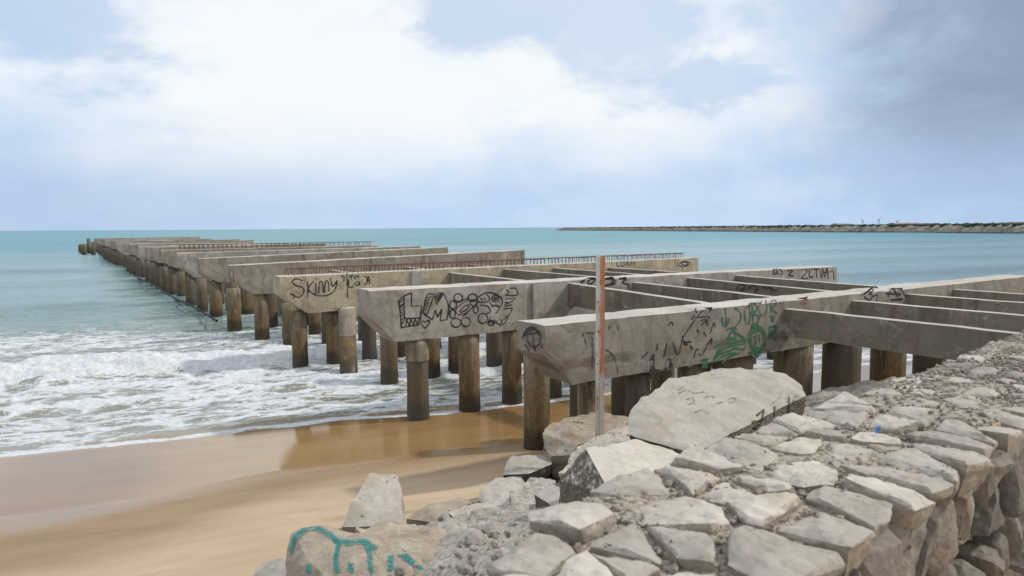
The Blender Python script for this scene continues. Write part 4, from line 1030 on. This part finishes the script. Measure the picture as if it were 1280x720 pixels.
# gravel lying in the joints and over the far end of the wall top
rng = random.Random(31); bm = bmesh.new()
for k in range(5200):
    s_ = rng.uniform(0.8, 11.5); q_ = rng.uniform(1.2, 2.03)
    if s_ < 5 and rng.random() < 0.35: continue
    rad = rng.uniform(0.006, 0.02) * (1.25 if rng.random() < 0.12 else 1)
    z_ = WALL_Z - 0.034 + 0.045 * float(np.clip((s_ - 6) / 3, 0, 1)) + rng.uniform(0.0, 0.012)
    p = sq(s_, q_, z_); res = bmesh.ops.create_icosphere(bm, subdivisions=1, radius=rad)
    a_, b_, c_ = rng.uniform(0.7, 1.5), rng.uniform(0.7, 1.2), rng.uniform(0.5, 0.9); rt = Matrix.Rotation(rng.uniform(0, 6.3), 3, (rng.random(), rng.random(), rng.random() + 0.1))
    for v_ in res['verts']: v_.co = rt @ Vector((v_.co.x * a_, v_.co.y * b_, v_.co.z * c_)) + p
tag(from_bm('gravel', bm, M_PEB, wall, False), kind='stuff')

# ================================================================== FAR SHORE
pL = on_plane(693, 288.0, Vector((0, 0, 0)), ZZ); pR = on_plane(1280, 292.2, Vector((0, 0, 0)), ZZ)
dirn = (pR - pL).normalized(); length = (pR - pL).length * 1.15; acr = Vector((-dirn.y, dirn.x, 0))
if acr.y < 0: acr = -acr
print('breakwater', pL, pR, length)
na = 900; prof = [(-4, -1.0), (0, 0.3), (2, 1.6), (4, 2.6), (6, 3.4), (8, 4.1), (10, 4.3), (15, 4.4), (19, 3.8), (24, 1), (27, -1)]
k = np.linspace(0, 1, na)[:, None]; tap = sstep(0, 0.02, k) * 0.9 + 0.1
PQ = np.array(prof); acr_o = PQ[None, :, 0] + 0 * k; zz = PQ[None, :, 1] * tap * (0.85 + 0.25 * k)
al = k * length + 0 * acr_o
jit = fbm(al * 0.35, acr_o * 0.5, 3, 151); zz = zz + 1.6 * jit * (PQ[None, :, 1] > 0)
ao = acr_o + 2.5 * fbm(al * 0.4, acr_o * .6, 2, 153)
X = pL.x + dirn.x * al + acr.x * ao; Y = pL.y + dirn.y * al + acr.y * ao
mt, b, s = material('breakwater_rock'); p = b.pos(); z_ = b.xyz(p)[2]
nb = b.noise(p, 0.35, 5, 0.7); vcol = b.n.new('ShaderNodeRGBToBW'); b.put(vcol.inputs[0], b.voro(p, 0.45, out='Color')); vcol = vcol.outputs[0]
c = b.mix(b.step(nb, 0.38, 0.6), (0.27, 0.25, 0.205), (0.075, 0.07, 0.06)); c = b.mix(0.45, c, b.mix(vcol, (0.05, 0.048, 0.042), (0.32, 0.29, 0.235)))
c = b.mix(b.step(b.math('ADD', z_, nb), 1.7, 0.9), c, (0.045, 0.045, 0.045))
b.put(s.inputs['Base Color'], c); s.inputs['Roughness'].default_value = 0.95
bw = from_np('breakwater', np.stack([X, Y, zz], -1).reshape(-1, 3), grid_quads(na, len(prof)), mt, smooth=False)
tag(bw, 'long low rock breakwater stretching across the far right horizon', 'breakwater')
# scrub and roadway on its crest
bm = bmesh.new(); rng = random.Random(41); mv = flat('dark_scrub', (0.05, 0.065, 0.045), 1, 0.5, 0.4)
for i in range(800):
    f_ = rng.uniform(0.02, 1); al_ = f_ * length; ctr = pL + dirn * al_ + acr * rng.uniform(8, 13) + Vector((0, 0, 4.2 * (0.85 + 0.25 * f_)))
    hgt = rng.uniform(0.35, 1.1) * (0.5 + 1.1 * f_); res = bmesh.ops.create_icosphere(bm, subdivisions=1, radius=1)
    sx = rng.uniform(1.5, 4)
    for v_ in res['verts']: v_.co = Vector((v_.co.x * sx, v_.co.y * 1.5, v_.co.z * hgt)) * (1 + 0.4 * mnoise.noise(v_.co * 2 + Vector((i, 0, 0)))) + ctr
o = from_bm('crest_scrub', bm, mv, bw); tag(o, kind='stuff')

m_cr = flat('hazy_crane_steel', (0.42, 0.46, 0.53), 0.8, 0.1, 0.1); m_hg = flat('hazy_red_roof', (0.33, 0.22, 0.22), 0.9, 0.1, 0.1); m_gb = flat('pale_grey_shed', (0.30, 0.31, 0.33), 0.9, 0.1, 0.1)  # distance haze is mixed into these crane and shed colours
def crane(px, ytop, label, lean):
    D = 1500; base = at(px, 285, D); base.z = 0; topz = at(px, ytop, D).z
    c = empty('harbour_crane', base); tag(c, label, 'crane', 'cranes at the far harbour')
    bm = bmesh.new()
    for dx_ in (-2.5, 2.5):
        for dy_ in (-2.5, 2.5): tube(bm, base + Vector((dx_, dy_, 0)), base + Vector((dx_ * 0.4, dy_ * 0.4, topz * 0.72)), 0.22)
    for kz in range(1, 8):
        zt_ = topz * 0.72 * kz / 8; w_ = 2.5 - 1.5 * kz / 8; tube(bm, base + Vector((-w_, -w_, zt_)), base + Vector((w_, -w_, zt_ + 3)), 0.22)
    from_bm('mast', bm, m_cr, c)
    bm = bmesh.new(); tube(bm, base + Vector((0, 0, topz * 0.66)), base + Vector((lean, 0, topz)), 0.3); tube(bm, base + Vector((0, 0, topz * 0.8)), base + Vector((lean, 0, topz)), 0.2); from_bm('jib', bm, m_cr, c)
    bm = bmesh.new(); box_bm(bm, base + Vector((0, 0, topz * 0.68)), Vector((1, 0, 0)), Vector((0, 1, 0)), ZZ, 3, 3, 2.5); from_bm('cab', bm, m_cr, c)
crane(1078, 272.5, 'faint lattice crane, left of the three over the breakwater', -6)
crane(1098, 270.5, 'faint tallest lattice crane in the middle of the three over the breakwater', 7)
crane(1121, 274, 'faint short lattice crane nearest the red roofed sheds', 8)
def shed(px0, px1, ytop, mat, label, D=1400):
    a0 = at(px0, 285, D); a1 = at(px1, 285, D); zt_ = at((px0 + px1) / 2, ytop, D).z; c = (a0 + a1) / 2; c.z = 0
    t_ = empty('harbour_shed', c); tag(t_, label, 'building', 'sheds at the far harbour'); w_ = (a1 - a0).length
    bm = bmesh.new(); box_bm(bm, c + ZZ * zt_ * 0.38, Vector((1, 0, 0)), Vector((0, 1, 0)), ZZ, w_, 30, zt_ * 0.76); from_bm('wall', bm, m_gb, t_)
    bm = bmesh.new(); h0 = zt_ * 0.763
    vs = [bm.verts.new(c + Vector((sx * w_ * 0.51, y_, z__))) for sx in (-1, 1) for (y_, z__) in ((-16, h0), (0, zt_), (16, h0))]
    for f in ((0, 3, 4, 1), (1, 4, 5, 2), (0, 1, 2), (3, 5, 4), (0, 2, 5, 3)): bm.faces.new([vs[i] for i in f])
    bmesh.ops.recalc_face_normals(bm, faces=bm.faces); from_bm('roof', bm, mat, t_)
shed(1114, 1148, 278.3, m_hg, 'long hazy red roofed shed behind the breakwater, right of the cranes')
shed(1150, 1167, 278.8, m_hg, 'short hazy red roofed shed beside the long one')
shed(1043, 1062, 279.0, m_gb, 'small pale grey shed behind the breakwater, left of the cranes')
shed(1263, 1300, 277.2, m_hg, 'red roofed shed at the far right edge behind the breakwater')

# blue scrap wedged in the wall top and two dabs of blue paint
sc_p = on_plane(1097, 544, Vector((0, 0, WALL_Z - 0.0)), ZZ)
bm = bmesh.new(); G = []
for i in range(6):
    for j in range(4):
        G.append(bm.verts.new(sc_p + WS * (i - 2.5) * 0.012 + Vector((0, 0, 0.012 + j * 0.013)) + WQ * 0.02 * mnoise.noise(Vector((i * 0.8, j * 0.9, 3)))))
for i in range(5):
    for j in range(3): bm.faces.new((G[i * 4 + j], G[i * 4 + j + 1], G[(i + 1) * 4 + j + 1], G[(i + 1) * 4 + j]))
bmesh.ops.solidify(bm, geom=bm.faces[:], thickness=0.003)
tag(from_bm('plastic_scrap', bm, M_BLUE, None, True), 'crumpled blue plastic scrap wedged between stones on the wall top', 'litter')
